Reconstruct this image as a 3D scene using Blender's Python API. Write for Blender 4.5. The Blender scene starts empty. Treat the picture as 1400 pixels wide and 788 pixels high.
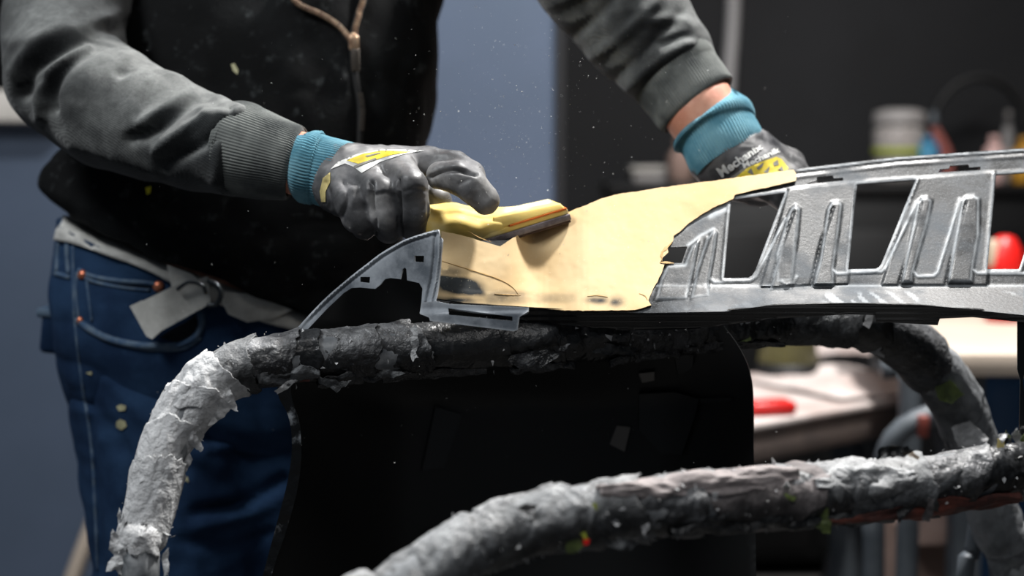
import bpy, math, random
import numpy as np
import openvdb as vdb
from mathutils import Vector, Matrix
from mathutils.bvhtree import BVHTree
from mathutils.geometry import delaunay_2d_cdt

# ------------------------------------------------------------------ camera, world, lights, exposure
scene = bpy.context.scene
COL = scene.collection
FPX = 1944.44
PITCH = math.radians(5.0)
CAM = np.array([0.0, 0.0, 1.15])
cd = bpy.data.cameras.new('camera'); cam = bpy.data.objects.new('camera', cd); COL.objects.link(cam)
cd.sensor_width = 36.0; cd.lens = 50.0; cd.clip_start = 0.05
cam.location = CAM; cam.rotation_euler = (math.radians(90) - PITCH, 0, 0)
cd.dof.use_dof = True; cd.dof.focus_distance = 1.345; cd.dof.aperture_fstop = 2.5
scene.camera = cam

world = bpy.data.worlds.new('world'); scene.world = world; world.use_nodes = True
bg = world.node_tree.nodes['Background']; bg.inputs[0].default_value = (0.62, 0.72, 0.85, 1); bg.inputs[1].default_value = 0.10

def area(name, loc, target, size, power, color=(1, 1, 1), sizey=None):
    l = bpy.data.lights.new(name, 'AREA'); l.energy = power; l.color = color; l.size = size
    if sizey: l.shape = 'RECTANGLE'; l.size_y = sizey
    o = bpy.data.objects.new(name, l); COL.objects.link(o); o.location = loc
    o.rotation_euler = (Vector(target) - Vector(loc)).to_track_quat('-Z', 'Y').to_euler()
    o['kind'] = 'structure'
    return o
area('key_light', (0.70, 2.0, 2.80), (0.05, 1.36, 1.1), 0.18, 98, (1.0, 0.985, 0.96))
area('left_fill_light', (-1.3, 0.75, 2.7), (-0.1, 1.45, 1.0), 0.7, 30, (0.95, 0.98, 1.0), 0.5)  # broad soft fill added from the upper left, no fixture of its own
area('front_fill_light', (0.3, 0.2, 3.0), (0.1, 1.4, 1.0), 0.8, 9, (1.0, 0.98, 0.96), 0.6)  # weak fill lamp added in front, no fixture stands there
area('back_ceiling_light', (0.9, 2.6, 2.7), (1.0, 2.9, 0.7), 0.9, 17, (1.0, 0.93, 0.88))
area('wall_wash_light', (0.05, 2.55, 2.5), (0.02, 3.2, 1.35), 0.5, 7, (0.85, 0.92, 1.0))

vs = scene.view_settings
scene.display_settings.display_device = 'sRGB'
vs.view_transform = 'Standard'; vs.look = 'None'; vs.gamma = 1.0; vs.use_curve_mapping = False
vs.exposure = 0.0

# ------------------------------------------------------------------ coordinates
_c, _s = math.cos(PITCH), math.sin(PITCH)
RIGHT = np.array([1.0, 0, 0]); UP = np.array([0, _s, _c]); FWD = np.array([0, _c, -_s])
def PV(x, y, d):
    x, y, d = np.broadcast_arrays(np.asarray(x, float), np.asarray(y, float), np.asarray(d, float))
    a = (x - 700) / FPX; b = (394 - y) / FPX
    return CAM + d[..., None] * (a[..., None] * RIGHT + b[..., None] * UP + FWD)
def P(x, y, d): return PV(x, y, d)
def proj(V):
    Q = np.asarray(V) - CAM
    d = Q @ FWD
    return 700 + FPX * (Q @ RIGHT) / d, 394 - FPX * (Q @ UP) / d, d
def G(x, y, z):                                    # where the line of sight meets the level z
    a = (x - 700) / FPX; b = (394 - y) / FPX
    r = a * RIGHT + b * UP + FWD
    return CAM + r * ((z - CAM[2]) / r[2])

# ------------------------------------------------------------------ numpy noise
_rng = np.random.RandomState(7)
_TB = _rng.rand(4096).astype(np.float64)
def vnoise(V, scale=1.0, seed=0):
    Q = np.asarray(V, float) * scale + 100.0 + seed * 17.31
    I = np.floor(Q).astype(np.int64); F = Q - I; F = F * F * F * (F * (F * 6 - 15) + 10)
    def h(i, j, k): return _TB[(i * 73856093 ^ j * 19349663 ^ k * 83492791 ^ (seed * 911)) & 4095]
    x, y, z = I[..., 0], I[..., 1], I[..., 2]; u, v, w = F[..., 0], F[..., 1], F[..., 2]
    def L(a, b, t): return a + (b - a) * t
    return L(L(L(h(x, y, z), h(x+1, y, z), u), L(h(x, y+1, z), h(x+1, y+1, z), u), v),
             L(L(h(x, y, z+1), h(x+1, y, z+1), u), L(h(x, y+1, z+1), h(x+1, y+1, z+1), u), v), w) * 2 - 1
def lnoise(V, scale=1.0, seed=0):                    # straight-sided noise: crumpled sheets
    Q = np.asarray(V, float)*scale+100.0+seed*17.31
    Q = np.stack([Q[..., 0]*.80+Q[..., 1]*.36+Q[..., 2]*.48, -Q[..., 0]*.6+Q[..., 1]*.48+Q[..., 2]*.64, -Q[..., 1]*.8+Q[..., 2]*.6], -1)+300
    I = np.floor(Q).astype(np.int64); F = Q-I
    def h(i, j, k): return _TB[(i*73856093 ^ j*19349663 ^ k*83492791 ^ (seed*911)) & 4095]
    x, y, z = I[..., 0], I[..., 1], I[..., 2]; u, v, w = F[..., 0], F[..., 1], F[..., 2]
    # simplex split of each cell keeps every facet flat
    o = np.argsort(-F, axis=-1); Fs = np.take_along_axis(F, o, -1)
    c = I.copy(); r = h(c[..., 0], c[..., 1], c[..., 2])*(1-Fs[..., 0])
    for m in range(3):
        c = c.copy(); np.put_along_axis(c, o[..., m:m+1], np.take_along_axis(c, o[..., m:m+1], -1)+1, -1)
        nx = Fs[..., m+1] if m < 2 else 0
        r = r+h(c[..., 0], c[..., 1], c[..., 2])*(Fs[..., m]-nx)
    return r*2-1
def fbm(V, scale, oct=3, seed=0):
    r = 0; a = 1.0; t = 0
    for i in range(oct):
        r = r + a * vnoise(V, scale * 2 ** i, seed + i); t += a; a *= 0.5
    return r / t
def ridged(V, scale, oct=3, seed=0):
    r = 0; a = 1.0; t = 0
    for i in range(oct):
        r = r + a * (1 - 2.2 * np.abs(vnoise(V, scale * 2 ** i, seed + i))); t += a; a *= 0.55
    return r / t
def sstep(a, b, x):
    t = np.clip((x - a) / (b - a), 0, 1); return t * t * (3 - 2 * t)

# ------------------------------------------------------------------ objects
ORG = {}
def tag(o, label=None, cat=None, group=None, kind=None):
    if label: o['label'] = label
    if cat: o['category'] = cat
    if group: o['group'] = group
    if kind: o['kind'] = kind
    return o
def thing(name, label, cat, loc, group=None):
    o = bpy.data.objects.new(name, None); COL.objects.link(o); o.location = Vector(loc); o.empty_display_size = 0.05
    ORG[o.name] = np.array(loc, float)
    return tag(o, label, cat, group)
def org_of(p): return ORG[p.name] if p is not None else np.zeros(3)
def obj(name, V, F, mat, parent=None, smooth=True, sharp=None, attrs=None, origin=None):
    V = np.asarray(V, float)
    if parent is not None: o0 = org_of(parent)
    else:
        o0 = np.array(origin if origin is not None else [V[:, 0].mean(), V[:, 1].mean(), V[:, 2].min()], float)
    me = bpy.data.meshes.new(name)
    me.from_pydata((V - o0).tolist(), [], F if isinstance(F, list) else F.tolist())
    me.update()
    if smooth:
        me.shade_smooth()
        if sharp: me.set_sharp_from_angle(angle=math.radians(sharp))
    if mat: me.materials.append(mat)
    for k, a in (attrs or {}).items():
        at = me.attributes.new(k, 'FLOAT', 'POINT'); at.data.foreach_set('value', np.asarray(a, np.float32))
    o = bpy.data.objects.new(name, me); COL.objects.link(o)
    if parent is None: o.location = Vector(o0)
    else: o.parent = parent
    ORG[o.name] = o0
    return o
def struct(name, V, F, mat, **k):
    return tag(obj(name, V, F, mat, **k), kind='structure')
def join(*parts):
    Vs, Fs, n = [], [], 0
    for V, F in parts:
        V = np.asarray(V, float); Vs.append(V)
        Fs += [[i + n for i in f] for f in (F if isinstance(F, list) else F.tolist())]; n += len(V)
    return np.vstack(Vs), Fs
def normals(V, F):
    me = bpy.data.meshes.new('t'); me.from_pydata(V.tolist(), [], F if isinstance(F, list) else F.tolist()); me.update()
    N = np.empty(len(V) * 3, np.float32); me.vertex_normals.foreach_get('vector', N); bpy.data.meshes.remove(me)
    return N.reshape(-1, 3).astype(float)
def bvh(V, F): return BVHTree.FromPolygons([tuple(v) for v in V], F if isinstance(F, list) else F.tolist())
def hit(b, x, y):
    r = PV(x, y, 1.0) - CAM; r = r / np.linalg.norm(r)
    q = b.ray_cast(Vector(CAM), Vector(r))
    if q[0] is None: return None, None
    n = np.array(q[1])
    if n @ r > 0: n = -n
    return np.array(q[0]), n

# ------------------------------------------------------------------ shapes
def box(c, size, rz=0.0, bev=0.003, ry=0.0, rx=0.0):
    import bmesh
    bm = bmesh.new(); bmesh.ops.create_cube(bm, size=1.0)
    for v in bm.verts: v.co = Vector((v.co.x * size[0], v.co.y * size[1], v.co.z * size[2]))
    if bev: bmesh.ops.bevel(bm, geom=list(bm.edges), offset=bev, segments=2, affect='EDGES', profile=0.5)
    M = Matrix.Translation(Vector(c)) @ Matrix.Rotation(rz, 4, 'Z') @ Matrix.Rotation(ry, 4, 'Y') @ Matrix.Rotation(rx, 4, 'X')
    bm.transform(M)
    V = np.array([v.co[:] for v in bm.verts]); bm.verts.index_update()
    F = [[v.index for v in f.verts] for f in bm.faces]; bm.free()
    return V, F
def lathe(base, prof, n=32, axis=(0, 0, 1)):
    ax = Vector(axis).normalized(); q = Vector((0, 0, 1)).rotation_difference(ax)
    V, F = [], []
    for r, z in prof:
        for i in range(n):
            a = 2 * math.pi * i / n
            V.append(np.array(q @ Vector((r * math.cos(a), r * math.sin(a), z))) + base)
    m = len(prof)
    for j in range(m - 1):
        for i in range(n):
            k = (i + 1) % n; F.append([j*n+i, j*n+k, (j+1)*n+k, (j+1)*n+i])
    F.append(list(range(n))[::-1]); F.append([(m-1)*n+i for i in range(n)])
    return np.array(V), F
def spline(pts, step):
    pts = np.asarray(pts, float)
    out = []
    Q = np.vstack([2*pts[0]-pts[1], pts, 2*pts[-1]-pts[-2]])
    for i in range(1, len(Q) - 2):
        p0, p1, p2, p3 = Q[i-1], Q[i], Q[i+1], Q[i+2]
        n = max(1, int(np.linalg.norm((p2-p1)[:3]) / step))
        t = np.linspace(0, 1, n, endpoint=False)[:, None]
        out.append(0.5*((2*p1) + (-p0+p2)*t + (2*p0-5*p1+4*p2-p3)*t*t + (-p0+3*p1-3*p2+p3)*t**3))
    out.append(pts[-1:])
    return np.vstack(out)
def frames(C):
    T = np.gradient(C, axis=0); T /= np.linalg.norm(T, axis=1)[:, None] + 1e-12
    ref = np.array([0, 1.0, 0]) if abs(T[0][1]) < 0.9 else np.array([0, 0, 1.0])
    n = np.cross(T[0], ref); n /= np.linalg.norm(n)
    Ns = []
    for t in T:
        n = n - t * (n @ t); n /= np.linalg.norm(n); Ns.append(n)
    Ns = np.array(Ns); return T, Ns, np.cross(T, Ns)
def pix_path(pts):                                  # (px, py, depth, radius) rows to world (x, y, z, r)
    a = np.asarray(pts, float)
    return np.hstack([PV(a[:, 0], a[:, 1], a[:, 2]), a[:, 3:4]])
def tube(path4, nseg=24, step=0.004, disp=None, cap=True, flat=(1, 1)):
    Q = spline(path4, step); C = Q[:, :3]; R = Q[:, 3]
    T, N, B = frames(C)
    th = np.linspace(0, 2*math.pi, nseg, endpoint=False)
    D = N[:, None, :]*np.cos(th)[None, :, None]*flat[0] + B[:, None, :]*np.sin(th)[None, :, None]*flat[1]
    V = C[:, None, :] + D * R[:, None, None]
    if disp is not None:
        s = np.concatenate([[0], np.cumsum(np.linalg.norm(np.diff(C, axis=0), axis=1))])
        V = V + D * disp(V, s[:, None] + 0*th[None, :], 0*s[:, None] + th[None, :])[..., None]
    m = len(C); I = np.arange(m*nseg).reshape(m, nseg); K = np.roll(I, -1, axis=1)
    F = np.stack([I[:-1], K[:-1], K[1:], I[1:]], -1).reshape(-1, 4).tolist()
    if cap: F.append(I[0][::-1].tolist()); F.append(I[-1].tolist())
    return V.reshape(-1, 3), F
def pip(poly, X, Y):
    poly = np.asarray(poly, float); n = len(poly); ins = np.zeros(X.shape, bool)
    for i in range(n):
        x0, y0 = poly[i]; x1, y1 = poly[(i+1) % n]
        if y0 == y1: continue
        c = ((y0 > Y) != (y1 > Y)) & (X < (x1-x0)*(Y-y0)/(y1-y0)+x0); ins ^= c
    return ins
def dpoly(pts, X, Y, closed=False):                 # distance to a polyline
    pts = np.asarray(pts, float); r = np.full(X.shape, 1e9)
    m = len(pts) if closed else len(pts) - 1
    for i in range(m):
        a = pts[i]; b = pts[(i+1) % len(pts)]; ab = b - a; L = ab @ ab + 1e-9
        t = np.clip(((X-a[0])*ab[0]+(Y-a[1])*ab[1])/L, 0, 1)
        r = np.minimum(r, np.hypot(X-a[0]-t*ab[0], Y-a[1]-t*ab[1]))
    return r
def sdist(poly, X, Y):                              # signed: positive inside
    d = dpoly(poly, X, Y, True); return np.where(pip(poly, X, Y), d, -d)
def dens(poly, step, closed=True):
    poly = np.asarray(poly, float); out = []
    m = len(poly) if closed else len(poly)-1
    for i in range(m):
        a, b = poly[i], poly[(i+1) % len(poly)]; n = max(1, int(round(np.linalg.norm(b-a)/step)))
        for k in range(n): out.append(a+(b-a)*k/n)
    if not closed: out.append(poly[-1])
    return np.array(out)
def smoothpoly(pts, step=4, closed=False):
    pts = np.asarray(pts, float)
    if closed: pts = np.vstack([pts, pts[:1]])
    q = spline(pts, step)
    return q[:-1] if closed else q
def fill2d(outline, holes, step, estep=None):
    estep = estep or step
    loops = [dens(outline, estep)] + [dens(h, estep) for h in holes]
    pts = np.vstack(loops); E = []; k = 0
    for l in loops:
        n = len(l); E += [(k+i, k+(i+1) % n) for i in range(n)]; k += n
    x0, y0 = loops[0].min(0); x1, y1 = loops[0].max(0)
    gx, gy = np.meshgrid(np.arange(x0+step*.5, x1, step), np.arange(y0+step*.5, y1, step*.866))
    gx = gx + (np.arange(gx.shape[0]) % 2)[:, None]*step*.5
    gx, gy = gx.ravel(), gy.ravel()
    ok = sdist(outline, gx, gy) > step*.45
    for h in holes: ok &= sdist(h, gx, gy) < -step*.45
    A = np.vstack([pts, np.stack([gx[ok], gy[ok]], 1)])
    r = delaunay_2d_cdt([Vector(p) for p in A], E, [], 0, 1e-5)
    X = np.array([v[:] for v in r[0]]); T = np.array(r[2])
    c = X[T].mean(1); keep = pip(loops[0], c[:, 0], c[:, 1])
    for h in loops[1:]: keep &= ~pip(h, c[:, 0], c[:, 1])
    T = T[keep]
    a = X[T[:, 1]]-X[T[:, 0]]; b = X[T[:, 2]]-X[T[:, 0]]; cr = a[:, 0]*b[:, 1]-a[:, 1]*b[:, 0]
    T = T[np.abs(cr) > 1e-6]; cr = cr[np.abs(cr) > 1e-6]
    T[cr < 0] = T[cr < 0][:, ::-1]                  # one winding
    used = np.unique(T); mp = -np.ones(len(X), int); mp[used] = np.arange(len(used))
    return X[used], mp[T]
def solid(X, T, Vf, off):                           # front sheet + back sheet + rim
    Vb = Vf + off; n = len(Vf)
    F = [[a, b, c] for a, b, c in T.tolist()]; Bk = [[c+n, b+n, a+n] for a, b, c in T.tolist()]
    ed = {}
    for a, b, c in T.tolist():
        for e in ((a, b), (b, c), (c, a)): ed[e] = 1
    rim = [[b, a, a+n, b+n] for (a, b) in ed if (b, a) not in ed]
    return np.vstack([Vf, Vb]), F+Bk+rim
def panel(name, outline, holes, D, step, thick, mat, parent, attrs=None, sharp=38, estep=None):
    X, T = fill2d(outline, holes, step, estep)
    x, y = X[:, 0], X[:, 1]
    Vf = PV(x, y, D(x, y)); e = 0.5
    dx = PV(x+e, y, D(x+e, y)) - PV(x-e, y, D(x-e, y)); dy = PV(x, y+e, D(x, y+e)) - PV(x, y-e, D(x, y-e))
    n = np.cross(dx, dy); n /= np.linalg.norm(n, axis=1)[:, None]+1e-12
    s = np.sign((n*(Vf-CAM)).sum(1)); n *= s[:, None]
    n = n*0.35 + (Vf-CAM)/np.linalg.norm(Vf-CAM, axis=1)[:, None]*0.65
    V, F = solid(X, T, Vf, n*thick)
    at = {k: np.tile(f(x, y), 2) for k, f in (attrs or {}).items()}
    return obj(name, V, F, mat, parent, sharp=sharp, attrs=at), V, F
def decal(name, outline, b, mat, parent, step=2.5, off=0.0007, holes=[]):
    X, T = fill2d(outline, holes, step)
    V = []; ok = []
    for x, y in X:
        p, n = hit(b, x, y)
        ok.append(p is not None); V.append(p + n*off if p is not None else CAM)
    V = np.array(V); ok = np.array(ok); T = T[ok[T].all(1)]
    if len(T) == 0: return None
    used = np.unique(T); mp = -np.ones(len(X), int); mp[used] = np.arange(len(used))
    return obj(name, V[used], mp[T], mat, parent)
def seam(name, pts, b, mat, parent, r=0.0012, off=0.0004, step=4, n=6):
    q = smoothpoly(pts, step); L = []
    for x, y in q:
        p, nn = hit(b, x, y)
        if p is not None: L.append(np.append(p+nn*off, r))
    if len(L) < 3: return None
    L = np.array(L)
    d = np.linalg.norm(np.diff(L[:, :3], axis=0), axis=1)
    if (d > 0.05).any(): L = L[:np.argmax(d > 0.05)+1] if np.argmax(d > 0.05) > 2 else L[np.argmax(d > 0.05)+1:]
    if len(L) < 3: return None
    V, F = tube(L, n, 0.004); return obj(name, V, F, mat, parent)

# ------------------------------------------------------------------ smooth bodies out of tapered limbs
def sdf_mesh(prims, vox, k=0.012, disp=None):
    """prims: chains of world (x,y,z,r) rows; neighbouring rows make a round cone; all blended"""
    allp = np.vstack([np.asarray(p) for p in prims])
    lo = (allp[:, :3]-allp[:, 3:4]).min(0)-k-4*vox; hi = (allp[:, :3]+allp[:, 3:4]).max(0)+k+4*vox
    n = np.ceil((hi-lo)/vox).astype(int)
    D = np.full(n, 0.05, np.float32); kc = max(vox*1.5, .003)
    for ch in prims:
        ch = np.asarray(ch, float)
        if len(ch) == 1: ch = np.vstack([ch, ch+1e-5])
        mm = ch[:, 3].max()+k+5*vox
        c0 = np.maximum(0, np.floor((ch[:, :3].min(0)-mm-lo)/vox).astype(int)); c1 = np.minimum(n, np.ceil((ch[:, :3].max(0)+mm-lo)/vox).astype(int))
        Dc_ = np.full(c1-c0, 0.05, np.float32)
        for a, b in zip(ch[:-1], ch[1:]):
            m = max(a[3], b[3])+k+5*vox
            i0 = np.maximum(0, np.floor((np.minimum(a[:3], b[:3])-m-lo)/vox).astype(int)); i1 = np.minimum(n, np.ceil((np.maximum(a[:3], b[:3])+m-lo)/vox).astype(int))
            g = [lo[j]+np.arange(i0[j], i1[j])*vox for j in range(3)]
            X = g[0][:, None, None]-a[0]; Y = g[1][None, :, None]-a[1]; Z = g[2][None, None, :]-a[2]
            ab = b[:3]-a[:3]; L = ab @ ab+1e-12
            t = np.clip((X*ab[0]+Y*ab[1]+Z*ab[2])/L, 0, 1)
            d = np.sqrt((X-t*ab[0])**2+(Y-t*ab[1])**2+(Z-t*ab[2])**2)-(a[3]+(b[3]-a[3])*t)
            j0, j1 = i0-c0, i1-c0
            S = Dc_[j0[0]:j1[0], j0[1]:j1[1], j0[2]:j1[2]]; h = np.maximum(kc-np.abs(S-d), 0)/kc
            S[...] = np.minimum(S, d)-h*h*kc*0.25
        S = D[c0[0]:c1[0], c0[1]:c1[1], c0[2]:c1[2]]
        h = np.maximum(k-np.abs(S-Dc_), 0)/k
        S[...] = np.minimum(S, Dc_)-h*h*k*0.25
    g = vdb.FloatGrid(background=0.05); g.copyFromArray(D)
    P_, T_, Q_ = g.convertToPolygons(isovalue=0.0)
    V = P_.astype(float)*vox+lo
    vol = 0.0; c = V.mean(0)
    if len(Q_):
        a, b, c_ = V[Q_[:, 0]]-c, V[Q_[:, 1]]-c, V[Q_[:, 2]]-c; vol = (np.cross(a, b)*c_).sum()
    Fl = Q_.tolist()+T_.tolist()
    return V, (Fl if vol > 0 else [q[::-1] for q in Fl])
def crease(V, F, creases, smooth_iter=0):
    N = normals(V, F); x, y, d = proj(V)
    view = (V-CAM)/np.linalg.norm(V-CAM, axis=1)[:, None]
    w = np.clip(-(N*view).sum(1)*1.6, 0, 1); o = np.zeros(len(V))
    for pts, amp, wid in creases:
        q = smoothpoly(pts, 6) if len(pts) > 2 else np.asarray(pts, float)
        dd = dpoly(q, x, y); ln = len(q)
        o += amp*np.exp(-(dd/wid)**2)
    return V+N*(o*w)[:, None]
# ------------------------------------------------------------------ materials
def lin(c):
    return tuple(((v/255)/12.92 if v/255 <= 0.04045 else ((v/255+0.055)/1.055)**2.4) for v in c)+(1,)
def material(name, a, b=None, scale=8, lo=0.35, hi=0.65, detail=5, rough=0.6, rough2=None, bump=0.0, bscale=60, bdetail=4,
             attr=None, acol=None, again=1.0, metal=0.0, spec=0.5, stretch=None, fine=None, fcol=None, fscale=400, flo=0.62, fhi=0.7,
             transmission=0.0, bdist=0.002, wave=None, anoise=1.6, attr2=None, a2col=None, alpha=1.0, emis=None, sheen=0):
    m = bpy.data.materials.new(name); m.use_nodes = True; nt = m.node_tree; N = nt.nodes; L = nt.links
    p = N['Principled BSDF']; p.inputs['Roughness'].default_value = rough; p.inputs['Metallic'].default_value = metal
    p.inputs['Specular IOR Level'].default_value = spec
    if transmission: p.inputs['Transmission Weight'].default_value = transmission; p.inputs['IOR'].default_value = 1.3
    if alpha < 1: p.inputs['Alpha'].default_value = alpha
    if sheen: p.inputs['Sheen Weight'].default_value = sheen
    tc = N.new('ShaderNodeTexCoord'); mp = N.new('ShaderNodeMapping'); L.new(tc.outputs['Object'], mp.inputs[0])
    if stretch: mp.inputs['Scale'].default_value = stretch
    col = None
    def noise(sc, det, vec=mp.outputs[0], ro=0.6):
        n = N.new('ShaderNodeTexNoise'); n.inputs['Scale'].default_value = sc; n.inputs['Detail'].default_value = det
        n.inputs['Roughness'].default_value = ro; L.new(vec, n.inputs['Vector']); return n.outputs['Fac']
    def mr(v, l, h):
        r = N.new('ShaderNodeMapRange'); L.new(v, r.inputs[0]); r.inputs[1].default_value = l; r.inputs[2].default_value = h; r.interpolation_type = 'SMOOTHSTEP'; return r.outputs[0]
    def mix(f, c1, c2):
        x = N.new('ShaderNodeMix'); x.data_type = 'RGBA'; L.new(f, x.inputs[0])
        for c, i in ((c1, 6), (c2, 7)):
            if isinstance(c, tuple): x.inputs[i].default_value = c
            else: L.new(c, x.inputs[i])
        return x.outputs[2]
    def math_(op, a_, b_):
        x = N.new('ShaderNodeMath'); x.operation = op
        for i, c in enumerate((a_, b_)):
            if isinstance(c, (int, float)): x.inputs[i].default_value = c
            else: L.new(c, x.inputs[i])
        return x.outputs[0]
    a = lin(a)
    if b is not None:
        f = mr(noise(scale, detail), lo, hi); col = mix(f, a, lin(b))
        if rough2 is not None:
            x = N.new('ShaderNodeMapRange'); L.new(f, x.inputs[0]); x.inputs[3].default_value = rough; x.inputs[4].default_value = rough2; L.new(x.outputs[0], p.inputs['Roughness'])
    else: col = a
    if attr:
        at = N.new('ShaderNodeAttribute'); at.attribute_name = attr
        g = noise(70, 6, tc.outputs['Object'], 0.75)
        f = math_('MULTIPLY', at.outputs['Fac'], again)
        f = math_('ADD', f, math_('MULTIPLY', math_('SUBTRACT', g, 0.5), math_('MULTIPLY', at.outputs['Fac'], anoise)))
        x = N.new('ShaderNodeClamp'); L.new(f, x.inputs[0]); col = mix(x.outputs[0], col, lin(acol))
    if attr2:
        at = N.new('ShaderNodeAttribute'); at.attribute_name = attr2
        f = math_('ADD', at.outputs['Fac'], math_('MULTIPLY', math_('SUBTRACT', noise(45, 7, tc.outputs['Object'], 0.75), 0.5), math_('MULTIPLY', at.outputs['Fac'], 3.0)))
        x = N.new('ShaderNodeClamp'); L.new(f, x.inputs[0]); col = mix(x.outputs[0], col, lin(a2col))
    if fine is not None:
        f = mr(noise(fscale, 3, tc.outputs['Object'], 0.7), flo, fhi); f = math_('MULTIPLY', f, fine); col = mix(f, col, lin(fcol))
    if isinstance(col, tuple): p.inputs['Base Color'].default_value = col
    else: L.new(col, p.inputs['Base Color'])
    if bump:
        bp = N.new('ShaderNodeBump'); bp.inputs['Strength'].default_value = bump; bp.inputs['Distance'].default_value = bdist
        L.new(noise(bscale, bdetail), bp.inputs['Height']); L.new(bp.outputs[0], p.inputs['Normal'])
        if wave:
            wv = N.new('ShaderNodeTexWave'); wv.inputs['Scale'].default_value = wave; wv.bands_direction = 'DIAGONAL'; L.new(mp.outputs[0], wv.inputs['Vector'])
            b2 = N.new('ShaderNodeBump'); b2.inputs['Strength'].default_value = 0.5; b2.inputs['Distance'].default_value = 0.0005
            L.new(wv.outputs['Fac'], b2.inputs['Height']); L.new(bp.outputs[0], b2.inputs['Normal']); L.new(b2.outputs[0], p.inputs['Normal'])
    if emis: p.inputs['Emission Color'].default_value = lin(emis[0]); p.inputs['Emission Strength'].default_value = emis[1]
    return m

MT = {}
MT['charcoal_wall'] = material('charcoal_wall_paint', (25, 26, 29), (17, 18, 21), 2, rough=0.8)
MT['blue_wall'] = material('blue_wall_paint', (78, 90, 110), (72, 84, 102), 1.5, rough=0.5, fine=0.25, fcol=(170, 180, 190), fscale=300)
MT['concrete'] = material('concrete_floor', (86, 84, 82), (60, 59, 58), 5, rough=0.7, bump=0.2)
MT['pale_paint'] = material('pale_painted_wood', (196, 192, 186), (176, 172, 166), 6, rough=0.5)
MT['plastic'] = material('dusty_black_plastic', (15, 17, 19), (88, 93, 98), 17, 0.42, 0.72, 9, rough=0.42, rough2=0.8, bump=0.35, bscale=260, bdist=0.0006,
                         attr='wear', acol=(205, 210, 214), again=0.8, spec=0.35, fine=0.32, fcol=(150, 155, 160), fscale=600, flo=0.52, fhi=0.72, attr2='clean', a2col=(17, 19, 22))
MT['plastic_end'] = material('sanded_grey_plastic', (84, 91, 99), (162, 168, 175), 22, 0.35, 0.68, 8, rough=0.5, rough2=0.8, bump=0.3, bscale=260, bdist=0.0005,
                             attr='wear', acol=(190, 195, 200), again=0.8, fine=0.4, fcol=(170, 175, 180), fscale=700)
MT['gloss_black'] = material('gloss_black_plastic', (8, 9, 10), (16, 17, 19), 6, rough=0.25, bump=0.1, fine=0.5, fcol=(110, 115, 120), fscale=500, flo=0.66, fhi=0.74)
MT['matte_black'] = material('black_moulded_plastic', (7, 8, 9), (12, 13, 14), 4, rough=0.55)
MT['flange'] = material('glinting_flaked_flange', (10, 11, 12), (150, 155, 160), 45, 0.55, 0.72, 6, rough=0.3, bump=0.6, bscale=120)  # pale patches paint silver highlights, along with flaked dust
MT['filler'] = material('sanded_yellow_body_filler', (226, 200, 156), (216, 182, 130), 7, 0.3, 0.7, 4, rough=0.75, bump=0.12, bscale=90, bdist=0.0006,
                        attr='thin', acol=(44, 48, 50), again=1.35, anoise=1.0, fine=0.25, fcol=(246, 232, 200), fscale=350, spec=0.3)
MT['filler_edge'] = material('chipped_filler_edge', (206, 168, 106), (184, 146, 86), 60, rough=0.7, bump=0.4)
MT['foam_yellow'] = material('yellow_sanding_block_foam', (253, 220, 120), (255, 238, 182), 16, 0.42, 0.62, 3, rough=0.6, bump=0.1, bscale=120)
MT['orange'] = material('orange_seam', (226, 112, 24), rough=0.6)
MT['pad'] = material('grey_abrasive_pad', (150, 142, 146), (96, 88, 92), 50, rough=0.85, bump=0.5, bscale=300)
MT['abrasive'] = material('brown_abrasive_paper', (70, 54, 46), (96, 74, 60), 80, rough=0.9, bump=0.6, bscale=500)
MT['sleeve'] = material('dusty_sweatshirt_fabric', (26, 28, 30), (54, 57, 58), 11, 0.36, 0.66, 6, attr='dust', acol=(140, 142, 140), again=0.75, rough=0.9, bump=0.5, bscale=320, bdist=0.0012, wave=260,
                        fine=0.25, fcol=(120, 122, 122), fscale=600, spec=0.15, sheen=0.15)
MT['jacket'] = material('shaded_sweatshirt_fabric', (10, 11, 12), (27, 29, 30), 9, 0.45, 0.8, 5, rough=0.9, bump=0.4, bscale=260, spec=0.15,
                        fine=0.5, fcol=(72, 76, 77), fscale=40, flo=0.56, fhi=0.76)  # sleeve cloth darkened, so the torso's shade sits in the colour
MT['rib'] = material('ribbed_cuff_knit', (72, 75, 75), (122, 125, 122), 14, 0.35, 0.65, 4, rough=0.9, bump=0.3, bscale=500, spec=0.1, sheen=0.1)
MT['skin'] = material('skin', (214, 156, 130), (200, 134, 110), 40, rough=0.5, bump=0.15, bscale=180)
MT['hair'] = material('dark_hair', (28, 20, 15), (44, 32, 24), 60, rough=0.5, bump=0.5, bscale=200)
MT['teal'] = material('teal_knit_cuff', (76, 128, 146), (112, 158, 172), 30, 0.35, 0.65, rough=0.85, bump=0.3, bscale=600, spec=0.15, sheen=0.1)
MT['glove'] = material('dusty_grey_glove_coating', (38, 39, 43), (86, 86, 89), 24, 0.42, 0.66, 7, rough=0.42, rough2=0.75, bump=0.25, bscale=240, bdist=0.0008,
                       attr='dust', acol=(176, 174, 172), again=0.85, fine=0.3, fcol=(150, 148, 146), fscale=420, flo=0.6, fhi=0.75)
MT['logo_yellow'] = material('yellow_print', (232, 206, 52), (212, 190, 60), 60, rough=0.6)
MT['logo_white'] = material('white_print', (226, 226, 222), (196, 196, 194), 60, rough=0.6)
MT['logo_grey'] = material('grey_print', (120, 118, 112), rough=0.7)
MT['stain'] = material('pale_filler_smear', (214, 196, 130), (180, 165, 110), 80, rough=0.8)
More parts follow.
